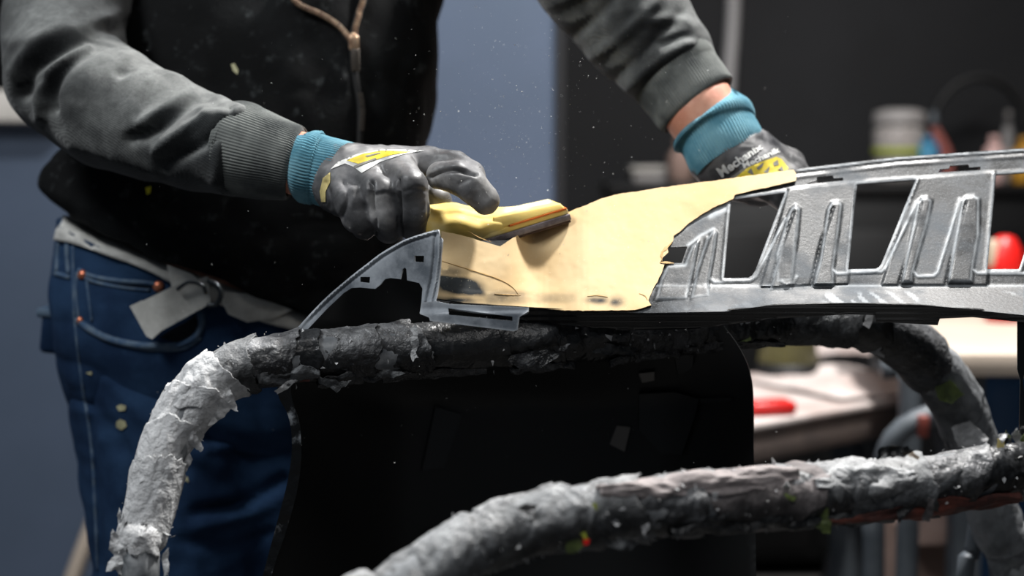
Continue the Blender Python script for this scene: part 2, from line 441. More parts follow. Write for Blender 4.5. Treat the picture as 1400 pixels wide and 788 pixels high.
MT['denim'] = material('dark_blue_denim', (22, 40, 66), (40, 64, 94), 9, 0.35, 0.7, 6, rough=0.9, bump=0.3, bscale=420, spec=0.1, wave=300,
                       fine=0.25, fcol=(70, 100, 135), fscale=500, flo=0.55, fhi=0.75)
MT['denim_seam'] = material('faded_denim_seam', (52, 78, 108), (88, 106, 124), 80, rough=0.9, bump=0.3, bscale=600)
MT['denim_dark'] = material('dark_denim_opening', (8, 14, 24), rough=0.95)
MT['copper'] = material('copper_rivet', (216, 138, 104), (190, 112, 84), 90, rough=0.35, metal=0.7)
MT['webbing'] = material('white_webbing_belt', (206, 205, 200), (182, 181, 176), 40, rough=0.85, bump=0.3, bscale=500)
MT['buckle'] = material('grey_metal_buckle', (70, 74, 78), rough=0.35, metal=0.8)
MT['brass'] = material('brass_zip', (206, 176, 148), (150, 118, 96), 120, rough=0.35, metal=0.7)
MT['zip_tape'] = material('black_zip_tape', (12, 12, 13), rough=0.8)
MT['fleck'] = material('yellow_paint_fleck', (216, 206, 40), rough=0.5)
MT['fleck_pale'] = material('pale_paint_fleck', (176, 172, 136), rough=0.7)
MT['tape_pale'] = material('dusty_pale_tape', (150, 151, 153), (214, 214, 214), 16, 0.3, 0.65, 7, attr='dust', acol=(238, 238, 238), again=0.8, rough=0.75, bump=1.0, bscale=110, bdist=0.004, fine=0.35, fcol=(120, 122, 124), fscale=130, flo=0.55, fhi=0.7)
MT['tape_grey'] = material('dusty_grey_tape', (24, 26, 28), (104, 107, 110), 24, 0.42, 0.70, 8, attr='dust', acol=(190, 191, 192), again=0.8, rough=0.55, rough2=0.8, bump=1.0, bscale=110, bdist=0.004, fine=0.35, fcol=(40, 42, 44), fscale=110, flo=0.55, fhi=0.7)
MT['tape_dark'] = material('scuffed_dark_tape', (14, 15, 17), (76, 78, 82), 26, 0.46, 0.76, 8, attr='dust', acol=(160, 161, 163), again=0.85, rough=0.35, rough2=0.7, bump=1.0, bscale=120, bdist=0.004, fine=0.5, fcol=(140, 142, 146), fscale=150, flo=0.62, fhi=0.72)
MT['tape_black'] = material('black_tape', (7, 8, 9), (30, 32, 34), 22, 0.5, 0.8, 7, attr='dust', acol=(100, 102, 105), again=0.4, rough=0.35, rough2=0.6, bump=0.9, bscale=70, bdist=0.003)
MT['tape_blush'] = material('pinkish_grey_tape', (40, 38, 39), (110, 104, 104), 26, 0.40, 0.68, 7, attr='dust', acol=(176, 165, 163), again=0.7, rough=0.7, bump=0.8, bscale=60, bdist=0.003)
MT['tape_mid'] = material('mid_grey_tape', (70, 73, 76), (128, 131, 134), 18, 0.35, 0.65, 8, attr='dust', acol=(180, 182, 184), again=0.7, rough=.6, bump=.9, bscale=60, bdist=.003)
MT['foam_red'] = material('reddish_pipe_foam', (118, 62, 50), (66, 36, 32), 24, rough=0.7, bump=0.5, bscale=80)
MT['green_tape'] = material('yellow_green_tape', (112, 128, 66), (78, 90, 52), 60, rough=0.6, bump=0.4)
MT['bare_pole'] = material('scratched_grey_steel_pole', (96, 100, 104), (160, 162, 164), 40, rough=0.45, bump=0.2)
MT['flake'] = material('pale_dust_flake', (236, 236, 232), rough=0.8)
MT['grey_paint'] = material('grey_painted_steel', (92, 98, 104), (74, 80, 86), 12, rough=0.5)
MT['pole_light'] = material('light_grey_pipe', (158, 156, 156), rough=0.4)
MT['bench_top'] = material('paper_covered_bench', (206, 196, 192), (176, 160, 154), 5, 0.35, 0.65, rough=0.8, bump=0.5, bscale=10, bdist=0.01)
MT['bench_edge'] = material('brown_grey_bench_edge', (128, 112, 104), (96, 86, 82), 8, rough=0.7)
MT['cream'] = material('cream_worktop', (206, 190, 174), (194, 178, 162), 4, rough=0.5)
MT['red'] = material('red_plastic', (214, 30, 26), (190, 24, 22), 10, rough=0.35)
MT['beige'] = material('beige_plastic', (200, 182, 160), rough=0.5)
MT['olive'] = material('olive_canister', (104, 104, 58), (88, 88, 50), 10, rough=0.5)
MT['black_cab'] = material('black_steel_cabinet', (6, 6, 7), rough=0.45)
MT['blue_plastic'] = material('blue_plastic', (34, 84, 132), rough=0.45)
MT['cyan_can'] = material('cyan_can', (28, 120, 156), rough=0.4)
MT['lime'] = material('lime_label', (150, 160, 50), rough=0.6)
MT['jar'] = material('cloudy_jar', (190, 184, 180), rough=0.2, transmission=0.35)
MT['pinkish'] = material('pinkish_plastic', (206, 170, 164), rough=0.5)
MT['rust'] = material('rust_red_handle', (130, 62, 52), rough=0.5)
MT['amber'] = material('amber_plastic', (178, 130, 40), rough=0.4)
MT['rubber'] = material('black_rubber', (14, 14, 15), rough=0.6)
MT['cardboard'] = material('pale_cardboard', (150, 126, 116), (130, 108, 98), 8, rough=0.85)
MT['box_grey'] = material('light_grey_plastic', (150, 146, 144), rough=0.5)
# ------------------------------------------------------------------ the setting
def wbox(x0, x1, y0, y1, z0, z1, bev=0.0):
    return box(((x0+x1)/2, (y0+y1)/2, (z0+z1)/2), (x1-x0, y1-y0, z1-z0), bev=bev)
struct('floor', *wbox(-3.2, 3.2, -1.2, 4.3, -0.1, 0.0), MT['concrete'], smooth=False)
struct('wall_back', *wbox(-3.2, 3.2, 4.2, 4.35, 0.0, 3.1), MT['charcoal_wall'], smooth=False)
struct('wall_right', *wbox(3.2, 3.35, -1.2, 4.35, 0.0, 3.1), MT['charcoal_wall'], smooth=False)
# blue partition in front of the back wall, with an opening at its left
bx1 = P(758, 200, 3.2)[0]; by = 3.17
oz = P(10, 148, 3.2)[2]; ox = P(120, 100, 3.2)[0]
V, F = join(wbox(-3.1, bx1, by, by+0.1, 0.0, oz), wbox(ox, bx1, by, by+0.1, oz, 3.0), wbox(-3.1, -1.9, by, by+0.1, oz, 3.0), wbox(-1.9, ox, by, by+0.1, 2.2, 3.0))
struct('wall_partition', V, F, MT['blue_wall'], smooth=False)
struct('trim_1', *wbox(-1.9, ox, by-0.06, by+0.12, oz-0.035, oz+0.035, 0.006), MT['pale_paint'])
struct('trim_2', *wbox(bx1, bx1+0.02, by-0.012, by+0.112, 0.0, 3.0, 0.003), MT['charcoal_wall'])

# pipe rising along the back wall
pp = pix_path([(1006, -700, 4.05, .020), (1004, -60, 4.13, .020), (995, 130, 4.13, .020), (985, 420, 4.13, .020)])
pp = np.vstack([pp, [pp[-1][0]-0.03, pp[-1][1], 0.0, .020]])
V, F = tube(pp, 20, 0.1); tp = thing('metal_pipe', 'light grey upright metal pipe in front of the dark back wall', 'pipe', (pp[-1][0], pp[-1][1], 0)); obj('pipe', V, F, MT['pole_light'], tp)
V, F = lathe(np.array([pp[-1][0], pp[-1][1], 0]), [(.06, 0), (.06, .008), (.03, .014), (.03, .03)]); obj('floor_flange', V, F, MT['pole_light'], tp)

# black tool cabinet along the back
ct = G(1100, 252, 1.095); cy = ct[1]
cab = thing('tool_cabinet', 'long black steel tool cabinet standing along the dark back wall', 'cabinet', (1.05, cy+0.15, 0))
cx0, cx1 = P(835, 300, cy)[0], 1.95
obj('body', *wbox(cx0, cx1, cy+0.02, cy+0.29, 0.06, 1.065, .004), MT['black_cab'], cab, sharp=30)
obj('top', *wbox(cx0-.01, cx1+.01, cy, cy+0.30, 1.065, 1.095, .004), MT['black_cab'], cab, sharp=30)
for k in range(3):
    w = (cx1-cx0)/3; d0 = obj('door', *wbox(cx0+w*k+.008, cx0+w*(k+1)-.008, cy+.004, cy+.02, 0.09, 0.97, .003), MT['black_cab'], cab, sharp=30)
    ORG[d0.name] = org_of(cab)
    obj('handle', *wbox(cx0+w*(k+1)-.05, cx0+w*(k+1)-.038, cy-.014, cy+.005, 0.6, 0.75, .003), MT['grey_paint'], d0)
zc = 1.095
def on(px, d): p = P(px, 250, d); return np.array([p[0], p[1], zc])
def hz(py, d): return P(700, py, d)[2]-zc
dk = cy+0.17
# things on the cabinet
b0 = on(893, dk); h = hz(228, dk)
t = thing('storage_box', 'light grey plastic storage box on the cabinet left of the raised glove', 'box', b0)
obj('body', *box(b0+[0, 0, h/2-.01], (.125, .13, h-.02), bev=.008), MT['box_grey'], t); obj('lid', *box(b0+[0, 0, h-.008], (.135, .14, .018), bev=.004), MT['pale_paint'], t)
b0 = on(930, dk-.1); h = hz(188, dk-.1)
t = thing('spray_bottle', 'pinkish grey plastic bottle beside the grey box behind the teal cuff', 'bottle', b0)
obj('body', *lathe(b0, [(.03, 0), (.034, .01), (.034, h*.6), (.02, h*.75), (.014, h*.8)]), MT['cardboard'], t); obj('cap', *lathe(b0+[0, 0, h*.78], [(.017, 0), (.017, h*.2), (.012, h*.22)]), MT['cardboard'], t)
b0 = on(1228, dk-.05); h = hz(150, dk-.05)
t = thing('storage_jar', 'large cloudy jar with a grey lid and lime label on the cabinet', 'jar', b0)
obj('body', *lathe(b0, [(.05, 0), (.068, .01), (.07, h*.72), (.06, h*.8)]), MT['jar'], t)
obj('lid', *lathe(b0+[0, 0, h*.78], [(.068, 0), (.072, .01), (.068, h*.18), (.04, h*.22)]), MT['box_grey'], t)
obj('label', *lathe(b0+[0, 0, h*.38], [(.0715, 0), (.0715, h*.10)]), MT['lime'], t)
obj('contents', *lathe(b0+[-.005, 0, h*.5], [(.03, 0), (.04, .03), (.02, .07)]), MT['pinkish'], t)
b0 = on(1268, dk-.10); h = hz(186, dk-.10)
t = thing('spray_can', 'cyan blue spray can right beside the cloudy jar', 'can', b0)
obj('body', *lathe(b0, [(.027, 0), (.029, .004), (.029, h*.78), (.02, h*.86)]), MT['cyan_can'], t); obj('nozzle', *lathe(b0+[0, 0, h*.86], [(.012, 0), (.012, h*.14)]), MT['cyan_can'], t)
a, b_ = on(1298, dk-.1), on(1280, dk-.1); b_ = b_+[0, .05, hz(172, dk-.1)]
pl = thing('pliers', 'rust red handled pliers leaning right of the cyan can', 'pliers', a)
for dx in (0, .035):
    V, F = tube(np.array([[*a, .008], [*((a+b_)/2+[dx*.6, .0, 0]), .011], [*(b_+[dx*.2, 0, 0]), .008]]), 16, .01); obj('handle', V, F, MT['rust'], pl)
obj('jaws', *lathe(b_+[.003, 0, -.002], [(.013, 0), (.012, .02), (.005, .045)], 12), MT['grey_paint'], pl)
hp = []
c0 = on(1335, dk)+[0, 0, .10]
for k in range(64):
    an = k/64*2*math.pi*3; hp.append([c0[0]+.13*math.cos(an), c0[1]+.02*(k/32-1)+.0, c0[2]+.0+.14*math.sin(an)+.055, .010])
V, F = tube(np.array(hp), 12, .012); tag(obj('hose_coil', V, F, MT['rubber']), 'black rubber hose coil standing on the cabinet at the right', 'hose')
for px, py, m, r, nm, lb, ct_ in ((1358, 186, 'pinkish', .027, 'plastic_bottle', 'pale pink plastic bottle in front of the black hose coil', 'bottle'),
                              (1376, 152, 'box_grey', .016, 'glue_tube', 'slim grey tube standing behind the pale pink bottle', 'tube'),
                              (1400, 188, 'amber', .034, 'amber_bottle', 'amber yellow bottle on the cabinet at the right edge', 'bottle')):
    dd = dk-.14 if m != 'box_grey' else dk+.12
    b0 = on(px, dd); h = hz(py, dd); t = thing(nm, lb, ct_, b0)
    obj('body', *lathe(b0, [(r*.9, 0), (r, .006), (r, h*.7), (r*.5, h*.82)]), MT[m], t); obj('cap', *lathe(b0+[0, 0, h*.82], [(r*.5, 0), (r*.5, h*.16), (r*.4, h*.18)]), MT[m], t)

# paper covered workbench, seen below the bumper
zt = 0.72
A, B = G(1027, 583, zt), G(1223, 548, zt); e = (B-A)/np.linalg.norm(B-A); f = np.array([-e[1], e[0], 0]); ang = math.atan2(e[1], e[0])
L0, L1, DW = -0.62, np.linalg.norm(B-A)+.02, 0.95
mid = A+e*(L0+L1)/2+f*DW/2
bench = thing('workbench', 'workbench with a paper covered top behind the black bumper skin', 'workbench', (mid[0], mid[1], 0))
obj('paper_top', *box(mid+[0, 0, -.004], (L1-L0, DW, .012), rz=ang, bev=.003), MT['bench_top'], bench, sharp=30)
obj('worktop', *box(mid+[0, 0, -.038], (L1-L0-.01, DW-.01, .055), rz=ang, bev=.003), MT['bench_edge'], bench, sharp=30)
for u in (L0+.08, L1-.06):
    for v in (.07, DW-.07):
        q = A+e*u+f*v; obj('leg', *box((q[0], q[1], .327), (.045, .045, .655), rz=ang, bev=.003), MT['grey_paint'], bench, sharp=30)
q = A+e*(L0+L1)/2+f*DW/2; obj('shelf', *box((q[0], q[1], .2), (L1-L0-.12, DW-.1, .02), rz=ang, bev=.003), MT['grey_paint'], bench, sharp=30)
def bon(px, py): p = G(px, py, zt+.003); return p
b0 = bon(1052, 566)
V, F = box(b0+[0, 0, .012], (.085, .05, .024), rz=.2, bev=.009); t = thing('spring_clamp', 'small bright red plastic clamp lying on the paper covered workbench', 'clamp', b0)
obj('body', V, F, MT['red'], t); obj('jaw', *box(b0+[-.045, 0, .010], (.03, .03, .014), rz=.2, bev=.004), MT['red'], t)
b0 = bon(1077, 516); t = thing('oil_canister', 'olive green tapered canister with dark base on the workbench', 'canister', b0)
s_ = np.linalg.norm(b0-CAM)/FPX
obj('body', *lathe(b0, [(.060, .03), (.046, .14), (.038, .16)]), MT['olive'], t); obj('base', *lathe(b0, [(.058, 0), (.061, .004), (.060, .032)]), MT['rubber'], t)
obj('cap', *lathe(b0+[0, 0, .16], [(.018, 0), (.018, .025)]), MT['rubber'], t)
rs = np.random.RandomState(3)
def paper(px, py, w, dep, hgt, rz, lab, m='bench_top', seed=0):
    b0 = bon(px, py); n = 26; u, v = np.meshgrid(np.linspace(-.5, .5, n), np.linspace(-.5, .5, n)); c, s = math.cos(rz), math.sin(rz)
    X = b0[0]+u*w*c-v*dep*s; Y = b0[1]+u*w*s+v*dep*c; Q = np.stack([X, Y, 0*X], -1)
    Z = b0[2]+.003+hgt*(0.5+0.5*fbm(Q, 14, 3, seed))*(1-np.maximum(abs(u), abs(v))*1.7).clip(0.08, 1)
    Q[..., 2] = Z; I = np.arange(n*n).reshape(n, n); F = np.stack([I[:-1, :-1], I[:-1, 1:], I[1:, 1:], I[1:, :-1]], -1).reshape(-1, 4).tolist()
    V, F = solid(Q.reshape(-1, 3), np.array([[a, b, c] for a, b, c, d in F]+[[a, c, d] for a, b, c, d in F]), Q.reshape(-1, 3), np.array([0, 0, -.0008]))
    return tag(obj('paper_sheet', V, F, MT[m]), lab, 'paper')
paper(1150, 525, .30, .34, .05, .5, 'crumpled whitish paper sheet lying on the workbench beside the canister', seed=4)
paper(1140, 482, .24, .22, .09, .1, 'pale paper sheet heaped at the back of the workbench', seed=9)

# cream worktop at the right edge
zb = 0.86
C0 = G(1288, 484, zb); C1 = G(1396, 492, zb)
w2 = thing('side_table', 'cream topped side table at the right edge under the bumper', 'table', (1.15, C0[1]+.3, 0))
obj('tabletop', *wbox(C0[0]-.01, 1.75, C0[1], C0[1]+.62, zb-.036, zb, .006), MT['cream'], w2, sharp=30)
for x in (C0[0]+.06, 1.70):
    for y in (C0[1]+.06, C0[1]+.56): obj('leg', *wbox(x-.022, x+.022, y-.022, y+.022, 0, zb-.036, .003), MT['grey_paint'], w2, sharp=30)
p = P(1372, 345, C0[1]+.12); p = G(1371, 440, zb); b0 = np.array([p[0], p[1], zb]); h = P(1371, 322, p[1])[2]-zb
t = thing('red_canister', 'red round shouldered canister with beige collar seen through the bumper window', 'canister', b0)
obj('body', *lathe(b0, [(.028, 0), (.033, .01), (.034, h*.66), (.030, h*.84), (.018, h*.97), (.01, h)]), MT['red'], t)
obj('collar', *box(b0+[-.026, -.012, h*.80], (.02, .02, .05), bev=.006), MT['beige'], t)
p = P(1352, 528, 2.6); q = np.array([p[0], p[1], 0])
t = thing('blue_bin', 'blue plastic bin under the cream side table', 'bin', q)
obj('body', *lathe(q, [(.07, 0), (.08, .01), (.09, p[2]+.02), (.095, p[2]+.03), (.09, p[2]+.03), (.075, .03)], 28), MT['blue_plastic'], t)
obj('rim', *lathe(q+[0, 0, p[2]+.01], [(.095, 0), (.1, .01), (.095, .022)], 28), MT['blue_plastic'], t)
# steel trestle behind the right stand leg
tr = thing('steel_trestle', 'blurred grey steel trestle behind the wrapped right leg', 'trestle', G(1235, 788, .0)*0+np.array([.66, 2.1, 0]))
for pts in ([(1243, 505, 2.2), (1243, 640, 2.2), (1236, 900, 2.2)], [(1290, 560, 2.15), (1222, 600, 2.15), (1195, 700, 2.2)], [(1255, 520, 2.3), (1300, 640, 2.4), (1320, 900, 2.4)]):
    a = np.array([np.append(P(*p), .017) for p in pts]); V, F = tube(a, 16, .02); obj('strut', V, F, MT['grey_paint'], tr)
a = np.array([np.append(P(*p), .015) for p in [(1205, 506, 2.25), (1300, 500, 2.25)]]); V, F = tube(a, 14, .02); obj('top_bar', V, F, MT['grey_paint'], tr)
for pts in ([(1236, 900, 2.2), (1236, 1180, 2.2)], [(1320, 900, 2.4), (1330, 1100, 2.4)], [(1195, 700, 2.2), (1190, 1180, 2.2)]):
    a = np.array([np.append(P(*p), .017) for p in pts]); a[-1, 2] = 0; V, F = tube(a, 14, .04); obj('leg', V, F, MT['grey_paint'], tr)
V, F = box(P(1262, 583, 2.12), (.016, .016, .034), bev=.004); obj('orange_clip', V, F, MT['rust'], tr)
# things under the bench
c0 = G(1262, 775, .20); c0 = P(1262, 742, 2.45); t = thing('cardboard_box', 'pale cardboard box on the low shelf below the workbench', 'box', [c0[0], c0[1], .05])
obj('body', *wbox(c0[0]-.06, c0[0]+.06, c0[1]-.08, c0[1]+.1, .0, c0[2]+.04, .004), MT['cardboard'], t, sharp=30)
obj('flap', *box([c0[0], c0[1]-.11, c0[2]+.05], (.15, .07, .004), bev=.001, rx=.5), MT['cardboard'], t)
c0 = P(1170, 745, 2.9); tt = thing('waste_sack', 'dull grey sack slumped on the floor below the workbench', 'sack', [c0[0], c0[1], 0])
V, F = sdf_mesh([[[c0[0], c0[1], .12, .12], [c0[0]+.1, c0[1]+.05, .1, .1]], [[c0[0], c0[1], .2, .10], [c0[0]+.02, c0[1], c0[2]+.05, .05]]], .012, .05)
V[:, 2] = np.maximum(V[:, 2], 0.002); V = V+normals(V, F)*(fbm(V, 18, 3, 5)*.014)[:, None]; V[:, 2] = np.maximum(V[:, 2], 0.002); obj('body', V, F, MT['box_grey'], tt)
c0 = c0+[.02, 0, .05]; obj('tie', *lathe(np.array([c0[0], c0[1], c0[2]+.02]), [(.03, 0), (.036, .01), (.03, .02)]), MT['rubber'], tt)
# pale prop leaning in the lower left corner
a = np.array([np.append(P(*p), .016) for p in [(175, 590, 2.7), (132, 705, 2.7), (98, 795, 2.7)]]); q = a[-1].copy(); q[0] += (a[-1]-a[0])[0]/(a[-1]-a[0])[2]*(0-q[2]); q[2] = 0.0; a = np.vstack([a, q])
V, F = tube(a, 16, .03); tag(obj('wooden_pole', V, F, MT['cream']), 'pale wooden pole leaning behind the jeans at the lower left', 'pole')
# ------------------------------------------------------------------ the bumper
_xs = [560, 603, 660, 715, 742, 797, 830, 1000, 1460]; _of = [-.034, -.032, -.006, .028, .030, .003, .0, .0, .006]
def D0(x, y):
    x = np.asarray(x, float); y = np.asarray(y, float)
    base = 1.33+0.00065*(430-y)
    o = np.interp(x, _xs, _of); o = (o+np.interp(x-8, _xs, _of)+np.interp(x+8, _xs, _of))/3
    yc = 352+(x-600)*0.45; lb = sstep(730, 690, x)              # crease across the left lobe
    o = o+lb*np.where(y > yc, 0.00035*(y-yc), 0.00035*(y-yc)*0.9)
    fl = sstep(860, 960, x)*np.maximum(y-391, 0)*-0.0007       # lower flange turns up
    return base+o+fl
def z2(l): return [(1060+a/3.03, 190+b/3.03) for a, b in l]
def z1(l): return [(760+a/3.03, 190+b/3.03) for a, b in l]
RAISED = [z2([(150, 612), (180, 500), (212, 290), (230, 258), (262, 252), (281, 268), (268, 380), (246, 540), (250, 612)]),
          z2([(515, 602), (550, 430), (585, 262), (605, 238), (632, 234), (655, 252), (636, 350), (600, 470), (575, 560), (572, 602)]),
          z2([(708, 600), (735, 440), (768, 252), (790, 232), (825, 228), (850, 244), (848, 400), (822, 550), (820, 600)]),
          z2([(0, 480), (40, 340), (62, 285), (85, 266), (108, 286), (96, 420), (72, 590), (0, 600)]),
          z1([(880, 630), (915, 500), (950, 330), (970, 288), (995, 272), (1016, 290), (1000, 420), (985, 600), (980, 628)]),
          z1([(552, 668), (578, 540), (620, 410), (655, 368), (672, 388), (660, 480), (640, 590), (640, 655)]),
          z1([(405, 672), (430, 580), (460, 520), (530, 515), (560, 440), (600, 410), (575, 540), (548, 668)])]
CREASES = [z2([(145, 610), (190, 430), (240, 285)]), z2([(515, 600), (560, 440), (605, 265)]), z2([(708, 598), (745, 430), (790, 260)]),
           z1([(885, 625), (930, 460), (985, 300)]), z1([(550, 668), (590, 530), (635, 400)])]
RIMS = [z2([(243, 545), (256, 558), (440, 550), (456, 532), (585, 262)]), z2([(575, 553), (592, 570), (655, 568), (672, 552), (765, 250)]),
        z2([(822, 545), (840, 556), (1060, 558)]), z1([(640, 580), (655, 594), (805, 590), (830, 570), (950, 330)]), z2([(25, 590), (45, 602), (75, 596), (90, 570)])]
W0 = z1([(462, 450), (545, 446), (521, 514), (432, 516)])
W1 = z1([(726, 252), (948, 223), (826, 545), (812, 566), (798, 575), (697, 577)])
W2 = z2([(340, 188), (580, 170), (440, 515), (430, 530), (415, 538), (303, 540)])
W3 = [(1362, 239), (1443, 233), (1399, 350), (1393, 368), (1350, 368)]
N1 = z2([(124, 187), (172, 172), (173, 158), (238, 152), (243, 164), (280, 160), (282, 172), (130, 188)])
N2 = z2([(676, 139), (682, 126), (720, 122), (723, 111), (800, 106), (804, 118), (850, 115), (850, 129)])
def lip(x): return 391+0*x
def relief(x, y):
    h = np.zeros(np.shape(x))
    for p in RAISED: h = np.maximum(h, 0.0042*sstep(-1.0, 5.5, sdist(p, x, y)))
    for p in CREASES: h = h-0.0022*np.exp(-(dpoly(p, x, y)/1.8)**2)
    for p in RIMS: h = h+0.0012*np.exp(-(dpoly(p, x, y)/1.9)**2)
    for w in (W1, W2, W3): h = h+0.0010*np.exp(-((dpoly(w, x, y, True)-3)/2)**2)
    # flat pillars stand proud of the top rail
    for p in ([(1078, 258), (1170, 248), (1160, 388), (1040, 392)], [(1253, 243), (1361, 234), (1350, 390), (1205, 390)]): h = h+0.0030*sstep(-1.5, 1.5, sdist(p, x, y))
    ty = np.interp(x, [1085, 1225, 1400, 1460], [232, 215, 203, 199])
    h = h-0.0014*np.exp(-((y-ty-6)/1.5)**2)+0.0008*np.exp(-((y-ty-11)/2)**2)
    h = h+0.0012*np.exp(-((y-391)/1.4)**2)*sstep(880, 900, x)
    return h
def Dp(x, y): return D0(x, y)-relief(x, y)
def wearf(x, y):
    w = np.zeros(np.shape(x))
    for p in RAISED: w = np.maximum(w, 0.75*np.exp(-((sdist(p, x, y)-3.5)/1.6)**2))
    for p in RIMS: w = np.maximum(w, 0.95*np.exp(-(dpoly(p, x, y)/1.5)**2))
    for p in (W1, W2, W3): w = np.maximum(w, 0.7*np.exp(-((dpoly(p, x, y, True)-2.0)/1.6)**2))
    ty = np.interp(x, [1085, 1225, 1400, 1460], [232, 215, 203, 199])
    w = np.maximum(w, 0.9*np.exp(-((y-ty-2)/1.3)**2)*sstep(1080, 1100, x))
    w = np.maximum(w, 0.5*np.exp(-((y-391)/1.3)**2)); w = np.maximum(w, .45*sstep(396, 404, y)*(vnoise(np.stack([x*.02+y*.03, y*.16-x*.12, 0*x], -1), 1.0, 3) > .15)*sstep(-.05, .35, fbm(np.stack([x*.012, y*.02, 0*x], -1), 1, 2, 91)))
    w = np.maximum(w, .8*np.exp(-(dpoly(z1([(490, 395), (560, 340), (640, 300), (716, 262)]), x, y)/4)**2))
    w = np.maximum(w, .9*np.exp(-(dpoly(z1([(640, 318), (700, 290)]), x, y)/4)**2))
    w = np.maximum(w, .8*np.exp(-(dpoly(z1([(548, 440), (600, 400), (652, 372)]), x, y)/2)**2))
    return w
def cleanf(x, y):
    w = np.zeros(np.shape(x))
    for p in RAISED[:3]: w = np.maximum(w, .75*sstep(2, 7, sdist(p, x, y)))
    for p in RAISED[3:]: w = np.maximum(w, .55*sstep(1, 5, sdist(p, x, y)))
    w = np.maximum(w, .5*sstep(7, 2, abs(y-384))*sstep(880, 900, x)); ty = np.interp(x, [1085, 1225, 1400, 1460], [232, 215, 203, 199])
    w = np.maximum(w, .75*np.exp(-((y-ty-7)/3)**2)); w = np.maximum(w, .85*np.exp(-(dpoly(z2([(145, 262), (180, 300)]), x, y)/4)**2)); w = np.maximum(w, .55*sstep(6, 3, y-np.interp(x, [880, 1060, 1258, 1400], [428, 418, 418, 431])+9)*0)
    w = np.maximum(w, .6*np.exp(-((x-925)/22)**2-((y-390)/22)**2)); w = np.maximum(w, .7*np.exp(-((x-1015)/26)**2-((y-258)/6)**2))
    q = np.stack([x*.03, y*.03, 0*x], -1); return np.maximum(w, .5*sstep(.15, .5, fbm(q, 1, 3, 77)))
bump = thing('car_bumper', 'black plastic car bumper section patched with yellow body filler on the wrapped stand', 'bumper', P(900, 440, 1.36))
base_out = [(606, 322), (650, 330), (700, 328), (778, 294), (850, 270), (960, 254), (1088, 236), (1090, 231), (1130, 226), (1225, 215), (1400, 203), (1460, 199), (1462, 440), (1400, 431), (1330, 424), (1258, 418), (1159, 415.5), (1060, 418), (991, 426), (892, 428), (803, 427), (725, 421), (640, 416), (596, 409)]
core, Vc, Fc = panel('vent_panel', base_out, [W0, W1, W2, W3, N1, N2], Dp, 2.1, 0.0035, MT['plastic'], bump, attrs={'wear': wearf, 'clean': cleanf}, sharp=50)
core['label'] = 'dusty black vented grille panel'
fill_out = smoothpoly([(603, 316), (628, 321), (655, 329), (684, 337)], 5).tolist()+[(702, 325), (740, 305), (778, 290)]+dens([(800, 281), (824, 271), (850, 264.5), (872, 262), (900, 257), (960, 249), (1020, 241), (1085, 232)], 8, False).tolist()+[
    (1089, 240), (1088, 247), (1060, 254), (1030, 260), (1004, 267), (1003, 272), (991, 277), (975, 284), (960, 293), (942, 305), (928, 318), (921, 322), (920, 330), (912, 337), (914, 345), (906, 352), (902, 360), (908, 362), (905, 372), (899, 385), (893, 395), (889, 404), (886, 411), (890, 417), (880, 421), (868, 424), (803, 425), (760, 424), (725, 420), (640, 415), (594, 408), (600, 383), (604, 340)]
def jag(poly, a, seed):
    q = dens(poly, 3); V = np.stack([q[:, 0]*.12, q[:, 1]*.12, 0*q[:, 0]], -1)
    return np.stack([q[:, 0]+a*vnoise(V, 1.7, seed), q[:, 1]+a*vnoise(V, 1.7, seed+3)], 1)
def Df(x, y):
    q = np.stack([x*.02, y*.02, 0*x], -1)
    return D0(x, y)-0.0032-0.0015*fbm(q, 1.0, 3, 21)-.00018*lnoise(q, 7, 5)-.0006*sstep(-1, 1, y-(397+(x-640)*.10))*sstep(735, 725, x)
def thin(x, y):
    q = np.stack([x*.05, y*.05, 0*x], -1); n = fbm(q, 1.2, 3, 31)
    w = 1.35*np.exp(-((x-628-.6*(y-392))/30)**4-((y-391-.12*(x-628))/11.5)**4)
    w = np.maximum(w, .45*np.exp(-((x-612)/22)**2-((y-372)/8)**2)*(n > -.1))
    w = np.maximum(w, .9*np.exp(-((x-620)/40)**2-((y-411)/4)**2))
    w = np.maximum(w, .42*np.exp(-((x-690)/36)**4-((y-407)/9)**4))
    w = np.maximum(w, .26*np.exp(-((x-755)/32)**4-((y-408)/7)**4))
    w = np.maximum(w, .75*np.exp(-((x-818)/16)**2-((y-411)/5)**2)); w = np.maximum(w, .75*np.exp(-((x-842)/10)**2-((y-413)/7)**2))
    return np.clip(w*(1+.6*n), 0, 1)
fo, Vf_, Ff_ = panel('body_filler', jag(fill_out, .7, 5), [], Df, 2.4, 0.003, MT['filler'], bump, attrs={'thin': thin}, sharp=45, estep=3)
def strip(name, pts, w0, w1, D, thick, mat, parent, lab=None):     # thin raised chip or crack along a line
    q = smoothpoly(pts, 3); t = np.gradient(q, axis=0); t /= np.linalg.norm(t, axis=1)[:, None]+1e-9; n = np.stack([-t[:, 1], t[:, 0]], 1)
    k = np.linspace(0, 1, len(q)); w = (w0+(w1-w0)*k)*(1+.5*np.sin(k*37))*np.sin(np.pi*k).clip(.15)
    pl = np.vstack([q+n*w[:, None]*.5, (q-n*w[:, None]*.5)[::-1]])
    o, _, _ = panel(name, pl, [], D, 3, thick, mat, parent); 
    if lab: o['label'] = lab
    return o
Dc = lambda x, y: Df(x, y)-.0006
for pts in ([(598, 355), (640, 368), (680, 381), (700, 392), (709, 403)], [(640, 316), (656, 325), (672, 331)], z1([(130, 652), (170, 648), (215, 655)]), z1([(345, 640), (370, 650), (380, 668)]), [(676, 402), (695, 403), (712, 404)]):
    strip('crack_ridge', pts, 1.0, .9, Dc, .001, MT['filler_edge'], bump)
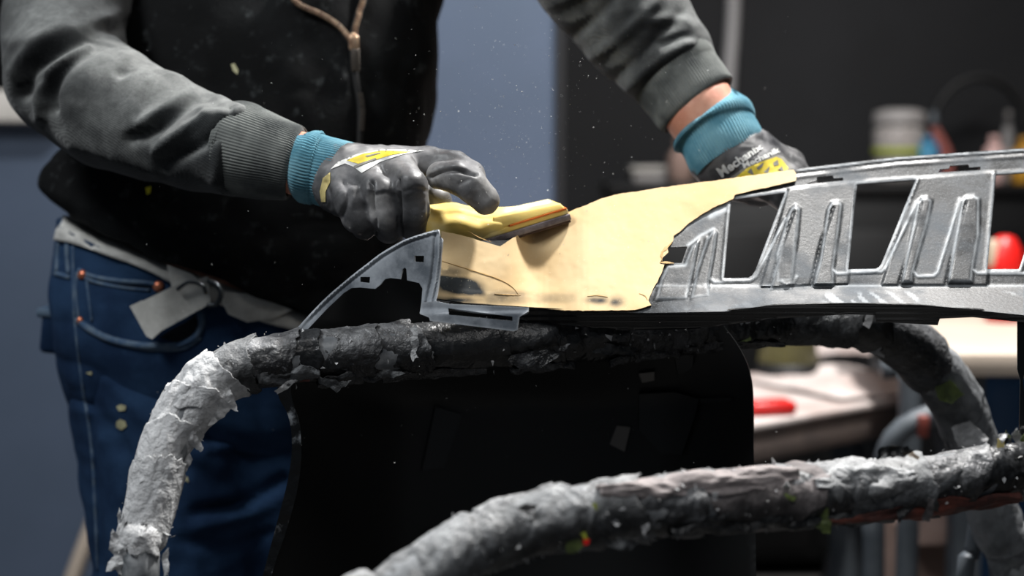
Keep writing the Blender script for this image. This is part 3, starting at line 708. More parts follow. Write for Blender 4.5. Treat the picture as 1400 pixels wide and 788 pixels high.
strip('crack_ridge', z1([(440, 505), (440, 470), (470, 440), (482, 425)]), 4, 3, Dc, .002, MT['filler_edge'], bump)
strip('crack_ridge', z1([(432, 512), (460, 512), (490, 515)]), 4, 3, Dc, .002, MT['filler_edge'], bump)
# end plate and its bracket
def z6(l): return [(370+a/2.625, 170+b/2.625) for a, b in l]
top_arc = smoothpoly(z6([(600, 378), (560, 388), (480, 415), (400, 460), (340, 505), (270, 560), (180, 640), (65, 765), (40, 795)]), 6).tolist()
cap_out = top_arc+z6([(84, 795), (106, 765), (200, 665), (262, 606), (290, 588), (320, 586), (375, 591), (395, 575), (410, 556), (430, 552), (466, 556), (474, 520), (481, 514), (487, 520), (490, 560), (533, 570), (545, 590), (541, 640)])+[(594, 416), (596, 411), (600, 383), (603, 350), (604.5, 328)]
def Dcap(x, y):
    b = 1.300+(600-x)*0.00036
    ta = dpoly(top_arc, x, y)
    h = 0.0020*np.exp(-((ta-2)/1.8)**2)-0.0010*np.exp(-((ta-6)/1.6)**2)
    rl = dpoly([(604, 316), (603, 350), (599, 383), (592, 414)], x, y)
    h = h+0.0022*np.exp(-((rl-3)/2)**2)-.0014*np.exp(-((rl-9)/1.6)**2)+.0010*np.exp(-((rl-13)/2)**2)
    return b-h*sstep(395, 440, x)-.001
def wcap(x, y):
    ta = dpoly(top_arc, x, y); rl = dpoly([(604, 316), (603, 350), (599, 383), (592, 414)], x, y)
    return np.maximum(.8*np.exp(-((ta-2)/1.6)**2), .7*np.exp(-((rl-3)/1.7)**2))
SA = z6([(517, 472), (551, 472), (549, 496), (517, 493)]); SB = z6([(322, 548), (357, 548), (355, 570), (322, 566)])
cp, Vcp, Fcp = panel('end_plate', cap_out, [SA, SB], Dcap, 2.2, 0.004, MT['plastic_end'], bump, attrs={'wear': wcap}, sharp=50); cp['label'] = 'sanded grey curved end plate with slots'
br_out = z6([(541, 640), (590, 635), (640, 645), (925, 658), (925, 672), (893, 692), (886, 738), (872, 743), (572, 706), (568, 694), (535, 680)])
def Dbr(x, y): return 1.296+(600-x)*0.0001-.004*sstep(421, 431, y)+0*x
def wbr(x, y): return .6*np.exp(-(dpoly(br_out, x, y, True)/1.6)**2)
panel('mounting_bracket', br_out, [z6([(637, 660), (868, 691), (868, 706), (640, 684)])], Dbr, 2.5, .006, MT['plastic_end'], bump, attrs={'wear': wbr}, sharp=50)
# upper return flange behind the panel, lower lip
lip_out = [(592, 410), (640, 415), (725, 420), (803, 425), (892, 427), (991, 425), (1060, 417), (1159, 414.5), (1258, 417), (1330, 423), (1400, 430), (1462, 438), (1462, 450), (1400, 441), (1330, 434), (1285, 436), (1282, 445), (1198, 440), (1196, 431), (1159, 430), (1060, 436), (950, 450), (850, 452), (725, 440), (700, 434), (600, 424)]
def Dlip(x, y): return D0(x, 425+0*y)-.004+np.maximum(y-418, 0)*.0006+.0008*np.sin(y*.8)
l_, _, _ = panel('lower_lip', lip_out, [], Dlip, 3, .004, MT['gloss_black'], bump, sharp=50); l_['label'] = 'glossy black lower lip'
panel('hanging_strap', [(1391, 436), (1404, 437), (1403, 505), (1398, 520), (1404, 560), (1402, 606), (1393, 600), (1395, 520), (1391, 505)], [], lambda x, y: 1.36+0*x, 3, .003, MT['gloss_black'], bump)
# the skin that hangs down inside the stand
def Dsh(x, y): return 1.392+.05*sstep(385, 560, x)-.02*sstep(900, 1040, x)+.13*sstep(440, 560, y)*np.clip(1-((x-700)/330)**2, 0, 1)
sh_out = [(598, 330)]+smoothpoly([(560, 350), (480, 388), (404, 462), (384, 500), (384, 540), (398, 572), (405, 612), (400, 655), (386, 712), (366, 788), (340, 900), (330, 1000)], 10).tolist()+[(1010, 1000), (1040, 900)]+smoothpoly([(1034, 788), (1032, 680), (1030, 600), (1027, 520), (1012, 478), (985, 440)], 10).tolist()
shl, Vsh, Fsh = panel('inner_skin', sh_out, [], Dsh, 7, .004, MT['matte_black'], bump, sharp=50); shl['label'] = 'large black bumper skin hanging below'
def z3(l): return [(100+a/2.141, 420+b/2.141) for a, b in l]
fl_out = smoothpoly([(400, 462), (384, 500), (380, 539), (394, 569), (399, 607), (394, 654), (380, 710), (359, 788), (335, 880), (325, 960)], 6).tolist()+smoothpoly([(337, 960), (348, 880), (371, 788), (392, 724), (406, 672), (412, 625), (409, 579), (399, 544), (398, 505), (412, 466)], 6).tolist()
panel('edge_flange', fl_out, [], lambda x, y: 1.378+.004*fbm(np.stack([x*.03, y*.03, 0*x], -1), 1, 3, 8), 3, .006, MT['flange'], bump, sharp=50)
# faint brackets and tag on the skin
bs = bvh(Vsh, Fsh)
def z4(l): return [(500+a/2.141, 420+b/2.141) for a, b in l]
def boss(name, poly, h, mat):
    X, T = fill2d(poly, [], 5); Vv = PV(X[:, 0], X[:, 1], Dsh(X[:, 0], X[:, 1])-h); V, F = solid(X, T, Vv, FWD*h); return obj(name, V, F, mat, bump, sharp=30)
MT['tag_grey'] = material('dull_grey_tag', (112, 108, 104), rough=.7)
MT['dull_black'] = material('dull_black_bracket', (24, 26, 28), rough=.5)
boss('paper_tag', z4([(735, 348), (775, 352), (758, 424), (714, 402)]), .003, MT['tag_grey'])
boss('skin_bracket', z4([(800, 255), (905, 250), (975, 270), (960, 330), (925, 432), (865, 430), (800, 360)]), .008, MT['dull_black'])
boss('skin_bracket', z4([(905, 150), (930, 125), (960, 130), (955, 180), (915, 200)]), .01, MT['dull_black'])
boss('skin_bracket', z4([(800, 195), (845, 190), (845, 215), (810, 222)]), .006, MT['tag_grey'])
boss('skin_bracket', z4([(975, 268), (1070, 266), (1072, 276), (980, 280)]), .005, MT['dull_black'])
boss('skin_bracket', z4([(205, 292), (280, 315), (230, 470), (165, 480)]), .004, MT['dull_black'])
boss('skin_bracket', [(568, 785), (584, 726), (592, 728), (577, 788)], .004, MT['tag_grey'])
# ------------------------------------------------------------------ the wrapped stand
stand = thing('bumper_stand', 'tubular bumper stand wrapped in dusty torn masking tape', 'stand', (0.1, 1.35, 0.0))
def down(p, z, r, n=2):                                  # straight to the floor
    return [[p[0], p[1], p[2]+(z-p[2])*(k+1)/n, r] for k in range(n)]
class Rail:
    def __init__(s, path4):
        Q = spline(path4, .002); s.C = Q[:, :3]; s.R = Q[:, 3]; s.T, s.N, s.B = frames(s.C)
        s.S = np.concatenate([[0], np.cumsum(np.linalg.norm(np.diff(s.C, axis=0), axis=1))]); s.L = s.S[-1]
        s.px, s.py, _ = proj(s.C)
    def at(s, x=None, y=None):                           # arc length nearest a place
        if y is None: i = np.argmin(abs(s.px-x))
        else: i = np.argmin(np.hypot(s.px-x, s.py-y))
        return s.S[i]
    def pos(s, S, th):
        sh = S.shape; S = np.clip(S.ravel(), 0, s.L); t = th.ravel()
        g = lambda A: np.stack([np.interp(S, s.S, A[:, k]) for k in range(3)], 1)
        D = g(s.N)*np.cos(t)[:, None]+g(s.B)*np.sin(t)[:, None]; R = np.interp(S, s.S, s.R)
        return g(s.C).reshape(*sh, 3), D.reshape(*sh, 3), R.reshape(sh)
def wrap(rail, s0, s1, mat, name='tape_wrap', tilt=.5, phi=0, off0=.0004, off1=.003, cr=.0032, seed=0, rag=.004, parent=None, step=.0016, nt=110, th0=0, th1=None, sc=42, lift=.0):
    th = np.linspace(th0, th1 if th1 is not None else th0+2*math.pi, nt); ns = max(6, int((s1-s0)/step)); u = np.linspace(0, 1, ns)
    U, TH = np.meshgrid(u, th, indexing='ij')
    c = np.stack([np.cos(th)*1.3, np.sin(th)*1.3, 0*th+seed*3.1], 1)
    e0 = s0+rag*fbm(c, 1.4, 4, seed); e1 = s1+rag*1.6*fbm(c, 1.5, 5, seed+5)
    S = e0[None]+(e1-e0)[None]*U; Rm = np.interp((s0+s1)/2, rail.S, rail.R); S = S+tilt*Rm*np.cos(TH-phi)
    C, D, R = rail.pos(S, TH); V0 = C+D*R[..., None]
    st = V0; ax = np.array([rail.T[np.searchsorted(rail.S, (s0+s1)/2) % len(rail.T)]])[0]
    al = (V0@ax)[..., None]*ax; sq = V0-al*.45+fbm(V0, 25, 2, 3)[..., None]*.006       # creases run a little along the rail
    f1 = lnoise(sq, sc*1.2, seed); f2 = lnoise(sq+.01, sc*2.6, seed+1); f3 = lnoise(V0, sc*5.5, seed+2)
    w = .62*f1+.45*f2+.14*f3
    w = w*(.5+.6*(fbm(st, 14, 2, seed+4)+.5).clip(0, 1.2))
    edge = np.exp(-(np.abs(f1-.25)/.07)**2)*.5+np.exp(-(np.abs(f2+.1)/.06)**2)*.3
    per = abs(TH-TH[:, :1]); blend = 1.0
    if th1 is None:                                      # close the seam
        ww = np.clip((TH-th0)/(2*math.pi), 0, 1); 
    r = R+off0+(off1-off0)*U+cr*w+lift*np.maximum(U-.8, 0)*5*(.5+.5*np.abs(fbm(c, 2.5, 3, seed+7)))[None]
    r = np.maximum(r, R-.0016)
    V = C+D*r[..., None]
    m, n = V.shape[:2]; I = np.arange(m*n).reshape(m, n)
    T = np.concatenate([np.stack([I[:-1, :-1], I[:-1, 1:], I[1:, 1:]], -1).reshape(-1, 3), np.stack([I[:-1, :-1], I[1:, 1:], I[1:, :-1]], -1).reshape(-1, 3)])
    off = (-D*.0009).reshape(-1, 3); Vf = V.reshape(-1, 3)
    Vv, F = solid(None, T[:, ::-1], Vf, off)
    nz = (D*1.0)[..., 2]; du = np.clip(.85*sstep(-.2, 1.0, nz)*(.65+.8*w)+edge*(nz > -.3)*(.3+.5*fbm(st, 60, 2, 3)), 0, 1); du = np.tile(du.reshape(-1), 2)  # settled dust, plus painted brightness on tops and crease highlights
    return obj(name, Vv, F, MT[mat], parent or stand, attrs={'dust': du})
# upper rail: left leg, long bend, across under the bumper, right bend, right leg
P0 = P(190, 790, 1.24)
up = np.vstack([np.array(down(P0, .02, .017))[::-1], pix_path([(190, 790, 1.240, .0175), (197, 735, 1.245, .0185), (208, 680, 1.255, .0195), (230, 606, 1.27, .021), (272, 540, 1.29, .022), (328, 502, 1.31, .0225), (400, 489, 1.328, .0225),
     (480, 483, 1.345, .0225), (560, 478, 1.36, .0225), (700, 468, 1.385, .0225), (850, 455, 1.42, .0225), (1000, 444, 1.46, .0225), (1110, 440, 1.50, .0225), (1185, 446, 1.53, .026), (1240, 472, 1.56, .028), (1288, 520, 1.58, .0275), (1320, 580, 1.60, .027), (1342, 650, 1.61, .0265), (1362, 720, 1.62, .026), (1385, 800, 1.63, .024)]),
     np.array(down(P(1392, 830, 1.63), .02, .018))])
V, F = tube(up, 28, .01); obj('upper_rail', V, F, MT['bare_pole'], stand)
U = Rail(up)
print('upper rail length', U.L)
spec = [((196, 756), (222, 640), 'tape_pale', .30, .003), ((214, 668), (240, 590), 'tape_pale', .5, .0035), ((230, 612), (275, 536), 'tape_pale', .55, .0045), ((262, 552), (318, 508), 'tape_pale', .6, .005),
        ((300, 518), (352, 497), 'tape_grey', .5, .0035), ((335, 500), (402, 489), 'tape_dark', .5, .0035), ((392, 490), (432, 486), 'tape_black', .2, .0028), ((424, 487), (505, 482), 'tape_dark', .25, .0038),
        ((492, 483), (572, 478), 'tape_dark', .4, .0038), ((560, 478), (680, 470), 'tape_black', .4, .003), ((660, 471), (765, 462), 'tape_black', .5, .004), ((750, 463), (860, 454), 'tape_black', .5, .003),
        ((845, 455), (960, 447), 'tape_dark', .5, .004), ((945, 448), (1060, 442), 'tape_black', .4, .003), ((1045, 442), (1150, 441), 'tape_grey', .4, .003), ((1140, 441), (1190, 447), 'tape_black', .3, .003),
        ((1180, 446), (1270, 492), 'tape_dark', .7, .004), ((1258, 484), (1322, 570), 'tape_mid', .6, .0035), ((1315, 555), (1345, 650), 'tape_mid', .4, .003), ((1340, 640), (1372, 760), 'tape_mid', .4, .003), ((1366, 750), (1392, 830), 'tape_mid', .3, .003)]
for k, (a, b, m, ti, o1) in enumerate(spec):
    s0, s1 = U.at(*a), U.at(*b); far = a[0] > 1000
    wrap(U, min(s0, s1), max(s0, s1), m, tilt=ti, phi=2.0+k*.9, off0=.0006, off1=o1, seed=k+1, nt=90 if far else 150, step=.003 if far else .0012, cr=.0045 if k > 3 else .0055, lift=.0015, rag=.006 if k else .012)
# front rail
fr0 = pix_path([(470, 900, 1.02, .0195), (520, 830, 1.04, .0205), (570, 790, 1.06, .021), (625, 757, 1.075, .0212), (690, 729, 1.09, .0222), (760, 710, 1.105, .0228), (850, 698, 1.12, .0228), (950, 688, 1.14, .0228), (1060, 679, 1.165, .0232), (1150, 674, 1.19, .0232),
                (1240, 665, 1.21, .0232), (1320, 654, 1.235, .0228), (1400, 644, 1.26, .022), (1460, 660, 1.29, .021), (1490, 720, 1.31, .021)])
fr = np.vstack([np.array(down(P(455, 940, 1.01), .02, .018))[::-1], fr0, np.array(down(P(1500, 780, 1.32), .02, .018))])
V, F = tube(fr, 28, .01); obj('front_rail', V, F, MT['bare_pole'], stand)
R_ = Rail(fr)
spec = [(480, 650, 'tape_grey', .3, .003), (600, 700, 'tape_grey', .5, .003), (685, 800, 'tape_grey', .6, .005), (790, 880, 'tape_grey', .5, .004), (860, 960, 'tape_dark', .5, .004), (930, 1080, 'tape_blush', .9, .004),
        (1000, 1110, 'tape_dark', .8, .003), (1060, 1190, 'tape_grey', .6, .004), (1170, 1270, 'tape_grey', .6, .0045), (1245, 1335, 'tape_dark', .8, .004), (1310, 1405, 'tape_black', .5, .0045), (1395, 1470, 'tape_dark', .4, .003)]
for k, (a, b, m, ti, o1) in enumerate(spec):
    ys = np.interp([a, b], [470, 570, 690, 850, 1060, 1240, 1400, 1460], [900, 790, 729, 698, 679, 665, 644, 660])
    s0, s1 = U_ = R_.at(a, ys[0]), R_.at(b, ys[1])
    wrap(R_, min(U_), max(U_), m, tilt=ti, phi=1.0+k*1.3, off0=.0008, off1=o1, seed=40+k, cr=.0046, lift=.002, rag=.007, step=.0014, nt=140, sc=46)
# long loose folds on the front rail
def fold(rail, x0, x1, th_mid, thw, mat, amp=.006, seed=0, name='tape_fold', off=.004):
    ys0 = np.interp([x0, x1], rail.px, rail.py) if False else None
    s0 = rail.S[np.argmin(abs(rail.px-x0)+(rail.py > 950)*999)]; s1 = rail.S[np.argmin(abs(rail.px-x1)+(rail.py > 950)*999)]
    s0, s1 = min(s0, s1), max(s0, s1); ns, nt = max(20, int((s1-s0)/.0022)), 34
    Uu, W = np.meshgrid(np.linspace(0, 1, ns), np.linspace(-1, 1, nt), indexing='ij')
    S = s0+(s1-s0)*Uu; q = np.stack([Uu*6, W*1.5, 0*Uu+seed], -1)
    TH = th_mid+thw*W*(.7+.5*fbm(q, .8, 3, seed))*np.sin(np.pi*(Uu*.9+.05)).clip(.25)**.5
    C, D, R = rail.pos(S, TH); r = R+off+amp*(fbm(q, 1.0, 3, seed+1)*.9+.6*np.cos(W*2.4+2*fbm(q, .5, 2, seed+3)))
    r = np.maximum(r, R+.002)
    V = (C+D*r[..., None]); m, n = V.shape[:2]; I = np.arange(m*n).reshape(m, n)
    T = np.concatenate([np.stack([I[:-1, :-1], I[:-1, 1:], I[1:, 1:]], -1).reshape(-1, 3), np.stack([I[:-1, :-1], I[1:, 1:], I[1:, :-1]], -1).reshape(-1, 3)])
    Vv, F = solid(None, T[:, ::-1], V.reshape(-1, 3), (-D*.001).reshape(-1, 3)); du = np.tile(np.clip(sstep(-.3, .9, D[..., 2])+.3*fbm(q, 2, 3, seed), 0, 1).reshape(-1), 2); return obj(name, Vv, F, MT[mat], stand, attrs={'dust': du})  # dust mask here also paints the fold's lit upper side
def thcam(rail, x, deg):                                  # angle round the rail: 0 = towards the viewer, 90 = up
    i = np.argmin(abs(rail.px-x)+(rail.py > 950)*999); c = rail.C[i]; v = CAM-c; v /= np.linalg.norm(v)
    t = rail.T[i]; u = np.array([0, 0, 1.]); u -= t*(u@t); u /= np.linalg.norm(u); v -= t*(v@t); v /= np.linalg.norm(v); v -= u*(v@u); v /= np.linalg.norm(v)
    d = v*math.cos(math.radians(deg))+u*math.sin(math.radians(deg)); return math.atan2(d@rail.B[i], d@rail.N[i])
fold(R_, 810, 1075, thcam(R_, 940, 58), .75, 'tape_blush', .005, 3)
fold(R_, 900, 1085, thcam(R_, 1000, -38), .55, 'tape_dark', .006, 8)
fold(R_, 1110, 1370, thcam(R_, 1260, -42), .62, 'foam_red', .005, 5, 'red_foam_strip', .006)['label'] = 'reddish brown foam showing under torn tape'
fold(R_, 1060, 1240, thcam(R_, 1150, -45), .4, 'tape_grey', .005, 15)
fold(R_, 1090, 1230, thcam(R_, 1150, 35), .8, 'tape_grey', .005, 12)
fold(U, 340, 430, thcam(U, 385, -35), .6, 'tape_grey', .006, 22)
fold(U, 430, 520, thcam(U, 470, -62), .6, 'tape_dark', .006, 25)
fold(U, 520, 660, thcam(U, 590, -70), .5, 'tape_dark', .004, 27)
fold(U, 690, 780, thcam(U, 735, -75), .6, 'tape_dark', .007, 29)
fold(U, 825, 925, thcam(U, 870, -70), .5, 'tape_dark', .007, 31)
fold(U, 925, 1060, thcam(U, 1000, -55), .5, 'tape_dark', .005, 33)
# torn flaps
def flap(poly, d, mat, seed, amp=.006, name='tape_flap', tiltx=0, tilty=0, parent=None, lab=None):
    poly = np.array(poly, float); cx, cy = poly.mean(0)
    f = lambda x, y: d+amp*fbm(np.stack([x*.05, y*.05, 0*x+seed], -1), 1.3, 3, seed)+tiltx*(x-cx)+tilty*(y-cy)
    o, _, _ = panel(name, jag(poly, 1.6, seed), [], f, 2.5, .0009, MT[mat], parent or stand, estep=2.5)
    if lab: o['label'] = lab
    return o
def z7(l): return [(140+a/2.265, 440+b/2.265) for a, b in l]
flap(z7([(352, 150), (380, 180), (405, 225), (420, 280), (395, 272), (372, 300), (330, 325), (345, 250)]), 1.277, 'tape_pale', 2, tiltx=.0002)
flap(z7([(230, 282), (262, 310), (290, 350), (315, 392), (302, 403), (275, 385), (250, 340)]), 1.262, 'tape_pale', 3)
flap(z7([(268, 405), (280, 425), (262, 465), (232, 492), (236, 460), (255, 430)]), 1.262, 'tape_pale', 4)
flap(z7([(316, 138), (338, 96), (384, 102), (360, 120), (345, 140)]), 1.30, 'green_tape', 5)
flap(z7([(340, 100), (384, 102), (370, 125), (350, 120)]), 1.296, 'tape_dark', 6)
flap(z7([(30, 640), (70, 690), (75, 740), (60, 788), (40, 770), (8, 778), (20, 745), (38, 725), (18, 708)]), 1.225, 'tape_pale', 7)
flap(z7([(52, 575), (60, 600), (50, 640), (45, 600)]), 1.24, 'tape_pale', 8)
flap(z7([(185, 720), (205, 700), (204, 785), (192, 790)]), 1.222, 'tape_pale', 9)
def z8(l): return [(300+a/4.637, 430+b/4.637) for a, b in l]
flap(z8([(480, 400), (575, 385), (575, 420), (500, 430)]), 1.312, 'foam_red', 10, lab='small patch of red foam')
flap(z8([(600, 370), (650, 400), (770, 425), (840, 420), (800, 455), (740, 495), (700, 465), (640, 440)]), 1.318, 'tape_grey', 11)
flap(z8([(350, 490), (400, 445), (470, 400), (510, 355), (490, 420), (420, 480), (370, 505)]), 1.305, 'tape_pale', 12)
flap(z8([(1215, 90), (1240, 68), (1262, 80), (1258, 150), (1270, 200), (1240, 240), (1262, 270), (1222, 298), (1210, 250), (1225, 200), (1200, 150), (1225, 130)]), 1.334, 'tape_pale', 13, .004)
flap(z8([(985, 385), (1040, 345), (1180, 370), (1100, 400), (1030, 400)]), 1.33, 'tape_grey', 14)
flap([(692, 494), (712, 505), (735, 506), (765, 488), (780, 470), (730, 480), (700, 485)], 1.36, 'tape_dark', 15)
flap(z4([(660, 130), (700, 108), (800, 120), (780, 140), (700, 140)]), 1.39, 'tape_grey', 16)
def z9(l): return [(560+a/3.182, 620+b/3.182) for a, b in l]
flap(z9([(680, 355), (740, 350), (762, 400), (730, 435), (680, 435)]), 1.083, 'green_tape', 17, .003, lab='yellow green tape patch')
flap(z9([(742, 345), (765, 345), (778, 375), (760, 378)]), 1.079, 'lime', 18, .001)
flap(z9([(752, 378), (785, 378), (782, 398), (762, 400)]), 1.078, 'red', 19, .001)
flap(z9([(795, 222), (812, 218), (820, 240), (806, 248)]), 1.085, 'lime', 20, .001)
flap(z9([(605, 180), (632, 176), (636, 200), (622, 210)]), 1.093, 'tape_pale', 21)
flap(z9([(462, 235), (500, 222), (560, 228), (540, 246), (500, 250)]), 1.075, 'tape_blush', 22)
flap(z9([(850, 380), (990, 378), (985, 405), (940, 428), (860, 405)]), 1.09, 'tape_grey', 23)
flap(z9([(1005, 320), (1040, 305), (1042, 330), (1015, 358)]), 1.095, 'tape_pale', 24)
flap(z9([(1318, 170), (1342, 170), (1338, 210), (1322, 205)]), 1.11, 'tape_pale', 25, .002)
flap([(528, 788), (532, 772), (548, 780), (560, 788)], 1.05, 'tape_grey', 26)
def z10(l): return [(1000+a/3.455, 560+b/3.455) for a, b in l]
flap(z10([(445, 460), (458, 470), (455, 510), (475, 545), (465, 590), (430, 580), (395, 550), (400, 520), (430, 500)]), 1.155, 'green_tape', 27, .004)
flap(z10([(225, 395), (262, 400), (305, 415), (300, 432), (230, 425)]), 1.14, 'green_tape', 28, .002)
flap(z10([(685, 235), (700, 180), (760, 172), (830, 175), (862, 200), (820, 225), (740, 228)]), 1.185, 'tape_black', 29, .006, lab='black torn flap standing up from the front rail')
flap(z10([(832, 215), (860, 200), (888, 222), (880, 240)]), 1.178, 'beige', 30, .002)
flap(z10([(940, 400), (1000, 345), (1090, 285), (1100, 290), (1060, 340), (990, 395)]), 1.192, 'tape_grey', 31, .004)
flap(z10([(780, 480), (870, 440), (885, 400), (875, 455), (830, 500), (790, 540)]), 1.175, 'tape_dark', 32, .004)
flap(z10([(900, 530), (935, 420), (960, 425), (955, 500), (935, 530)]), 1.178, 'tape_blush', 33, .002)
flap(z10([(1255, 180), (1255, 140), (1285, 132), (1290, 180)]), 1.225, 'stain', 34, .002)
for k in range(7):
    c = np.array([1372+5*k, 600-3*(k % 3)]); a_ = rs.rand(6)*6.28; a_.sort(); flap([(c[0]+(6+6*rs.rand())*math.cos(t), c[1]+(6+7*rs.rand())*math.sin(t)) for t in a_], 1.22+.008*(k % 3), ['tape_pale', 'tape_black', 'green_tape', 'tape_grey'][k % 4], 50+k, .008)
flap([(1278, 530), (1300, 520), (1318, 540), (1300, 552), (1284, 548)], 1.545, 'green_tape', 60, .003)
flap([(1008, 462), (1022, 458), (1028, 465), (1012, 470)], 1.44, 'green_tape', 61, .003)
flap([(1180, 445), (1185, 425), (1196, 420), (1193, 440), (1188, 450)], 1.46, 'tape_pale', 62, .004)
flap([(1300, 585), (1325, 575), (1352, 600), (1345, 615), (1310, 612)], 1.56, 'tape_pale', 63, .004)
# tiny torn flecks along the rails, too small to pick apart
Vs, Fs = [], []
for rail, xs in ((U, (170, 1000)), (R_, (560, 1400))):
    idx = np.where((rail.px > xs[0]) & (rail.px < xs[1]) & (rail.py < 760))[0]
    for k in range(330):
        i = rs.choice(idx); th = rs.rand()*6.28; d = rail.N[i]*math.cos(th)+rail.B[i]*math.sin(th); c = rail.C[i]+d*(rail.R[i]+.0025+.002*rs.rand()); s = .0006+.0016*rs.rand()**2
        q = rs.randn(4, 3)*s; Vs.append(c+q); n = len(Vs)*4-4; Fs += [[n, n+1, n+2], [n, n+2, n+3], [n, n+3, n+1], [n+1, n+3, n+2]]
tag(obj('tape_flecks', np.vstack(Vs), Fs, MT['tape_pale'], stand, smooth=False), kind='stuff')
# far strap beside the right leg, and foot bars
a = pix_path([(1352, 640, 1.66, .008), (1338, 700, 1.66, .009), (1328, 760, 1.66, .009), (1318, 800, 1.66, .010)]); a = np.vstack([a, np.array(down(P(1312, 830, 1.66), .02, .012))]); V, F = tube(a, 16, .01); obj('brace', V, F, MT['grey_paint'], stand)
lf, rf, ff, fg = up[0, :3], up[-1, :3], fr[0, :3], fr[-1, :3]
for a, b in ((lf, ff), (rf, fg), (lf, rf)):
    V, F = tube(np.array([[*a, .018], [*b, .018]]), 18, .05); obj('foot_bar', V, F, MT['bare_pole'], stand)
# ------------------------------------------------------------------ the worker
person_at = P(330, 600, 1.78); person_at[2] = 0
def PX(l): return pix_path(l)
def back(l, k): return [(a, b, c+k, r) for a, b, c, r in l]
RW = [(165, -70, 1.78, .060), (80, 10, 1.68, .040), (88, 105, 1.57, .032), (250, 186, 1.492, .026), (330, 208, 1.455, .027), (375, 213, 1.44, .030), (415, 226, 1.43, .0300), (452, 236, 1.425, .0270)]
LW = [(620, -90, 1.80, .060), (715, -112, 1.72, .040), (790, -80, 1.665, .038), (880, 40, 1.60, .034), (930, 112, 1.575, .037), (958, 152, 1.560, .0385), (978, 180, 1.552, .0370), (990, 205, 1.545, .034)]
hd = P(398, -300, 1.66)
body = [PX(RW), PX(LW), PX([(390, -60, 1.80, .11), (380, 60, 1.78, .12), (350, 200, 1.77, .12), (320, 360, 1.76, .125)]), PX([(390, -90, 1.80, .09), (395, -180, 1.77, .055), (396, -235, 1.73, .055)]),
        PX([(165, -70, 1.78, .06), (390, -80, 1.80, .09), (620, -90, 1.80, .06)]),
        [[*(hd+[0, .035, .03]), .085], [*(hd+[0, .0, .035]), .08]], [[*(hd+[0, -.02, -.05]), .058], [*(hd+[0, -.03, -.085]), .038]], [[*(hd+[0, -.085, .0]), .008], [*(hd+[0, -.105, -.035]), .013]],
        [[*(hd+[-.03, -.082, .02]), .013]], [[*(hd+[.03, -.082, .02]), .013]], [[*(hd+[-.022, -.078, -.066]), .007], [*(hd+[.022, -.078, -.066]), .007]],
        [[*(hd+[-.09, .02, .015]), .012], [*(hd+[-.088, .015, -.015]), .008]], [[*(hd+[.09, .02, .015]), .012], [*(hd+[.088, .015, -.015]), .008]]]
for sx in (-1, 1):
    hx = person_at[0]+sx*.095
    body.append([[hx, person_at[1], .92, .075], [hx+sx*.02, person_at[1]-.03, .5, .055], [hx+sx*.03, person_at[1], .08, .04]])
V, F = sdf_mesh(body, .008, .03)
person = obj('person', V, F, MT['skin'], None, origin=person_at)
tag(person, 'person in dusty dark zip sweatshirt, blue jeans and teal cuffed work gloves sanding', 'person')
hr = [[[*(hd+[0, .045, .05]), .092]], [[*(hd+[0, .0, .085]), .06], [*(hd+[0, -.04, .085]), .045]]]
V, F = sdf_mesh(hr, .008, .03); V = V+normals(V, F)*(fbm(V, 90, 2, 2)*.004)[:, None]; obj('hair', V, F, MT['hair'], person)
for sx in (-1, 1):
    V, F = lathe(hd+[sx*.03, -.099, .018], [(.002, -.004), (.006, -.001), (.002, .004)], 12, (0, 1, 0)); obj('eye', V, F, MT['rubber'], person)

# jacket body: rings across the chest, leaning forward
def ringloft(rings, n=120, seed=0):
    R = []
    for lx, ly, rx, ry, d, dep in rings: R.append(np.concatenate([P(lx, ly, d), P(rx, ry, d), [dep]]))
    R = spline(np.array(R), .02) if False else np.array(R)
    t = np.arange(len(R)); tt = np.linspace(0, len(R)-1, (len(R)-1)*9+1)
    # smooth interpolation of ring rows
    Q = []
    for k in tt:
        i = int(min(k, len(R)-2)); f = k-i; p0 = R[max(i-1, 0)]; p1 = R[i]; p2 = R[i+1]; p3 = R[min(i+2, len(R)-1)]
        Q.append(.5*((2*p1)+(-p0+p2)*f+(2*p0-5*p1+4*p2-p3)*f*f+(-p0+3*p1-3*p2+p3)*f**3))
    Q = np.array(Q); th = np.linspace(0, 2*math.pi, n, endpoint=False); V = []
    for q in Q:
        c = (q[:3]+q[3:6])/2; lat = (q[3:6]-q[:3])/2; fw = np.array([0, -1.0, 0])*q[6]
        cs, sn = np.cos(th), np.sin(th); e = .82
        V.append(c+lat*(np.sign(cs)*abs(cs)**e)[:, None]+fw*(np.sign(sn)*abs(sn)**e)[:, None])
    V = np.array(V); m = len(V); I = np.arange(m*n).reshape(m, n); K = np.roll(I, -1, 1)
    F = np.stack([I[:-1], I[1:], K[1:], K[:-1]], -1).reshape(-1, 4).tolist(); F += [I[0].tolist(), I[-1][::-1].tolist()]
    return V.reshape(-1, 3), F
def densify(V, F, it=2):
    me = bpy.data.meshes.new('t'); me.from_pydata(V.tolist(), [], F); me.update(); o = bpy.data.objects.new('t', me); COL.objects.link(o)
    md = o.modifiers.new('s', 'SUBSURF'); md.levels = it; md.render_levels = it
    dg = bpy.context.evaluated_depsgraph_get(); e = o.evaluated_get(dg).to_mesh()
    V2 = np.empty(len(e.vertices)*3); e.vertices.foreach_get('co', V2); F2 = [list(p.vertices) for p in e.polygons]
    o.evaluated_get(dg).to_mesh_clear(); bpy.data.objects.remove(o); bpy.data.meshes.remove(me); return V2.reshape(-1, 3), F2
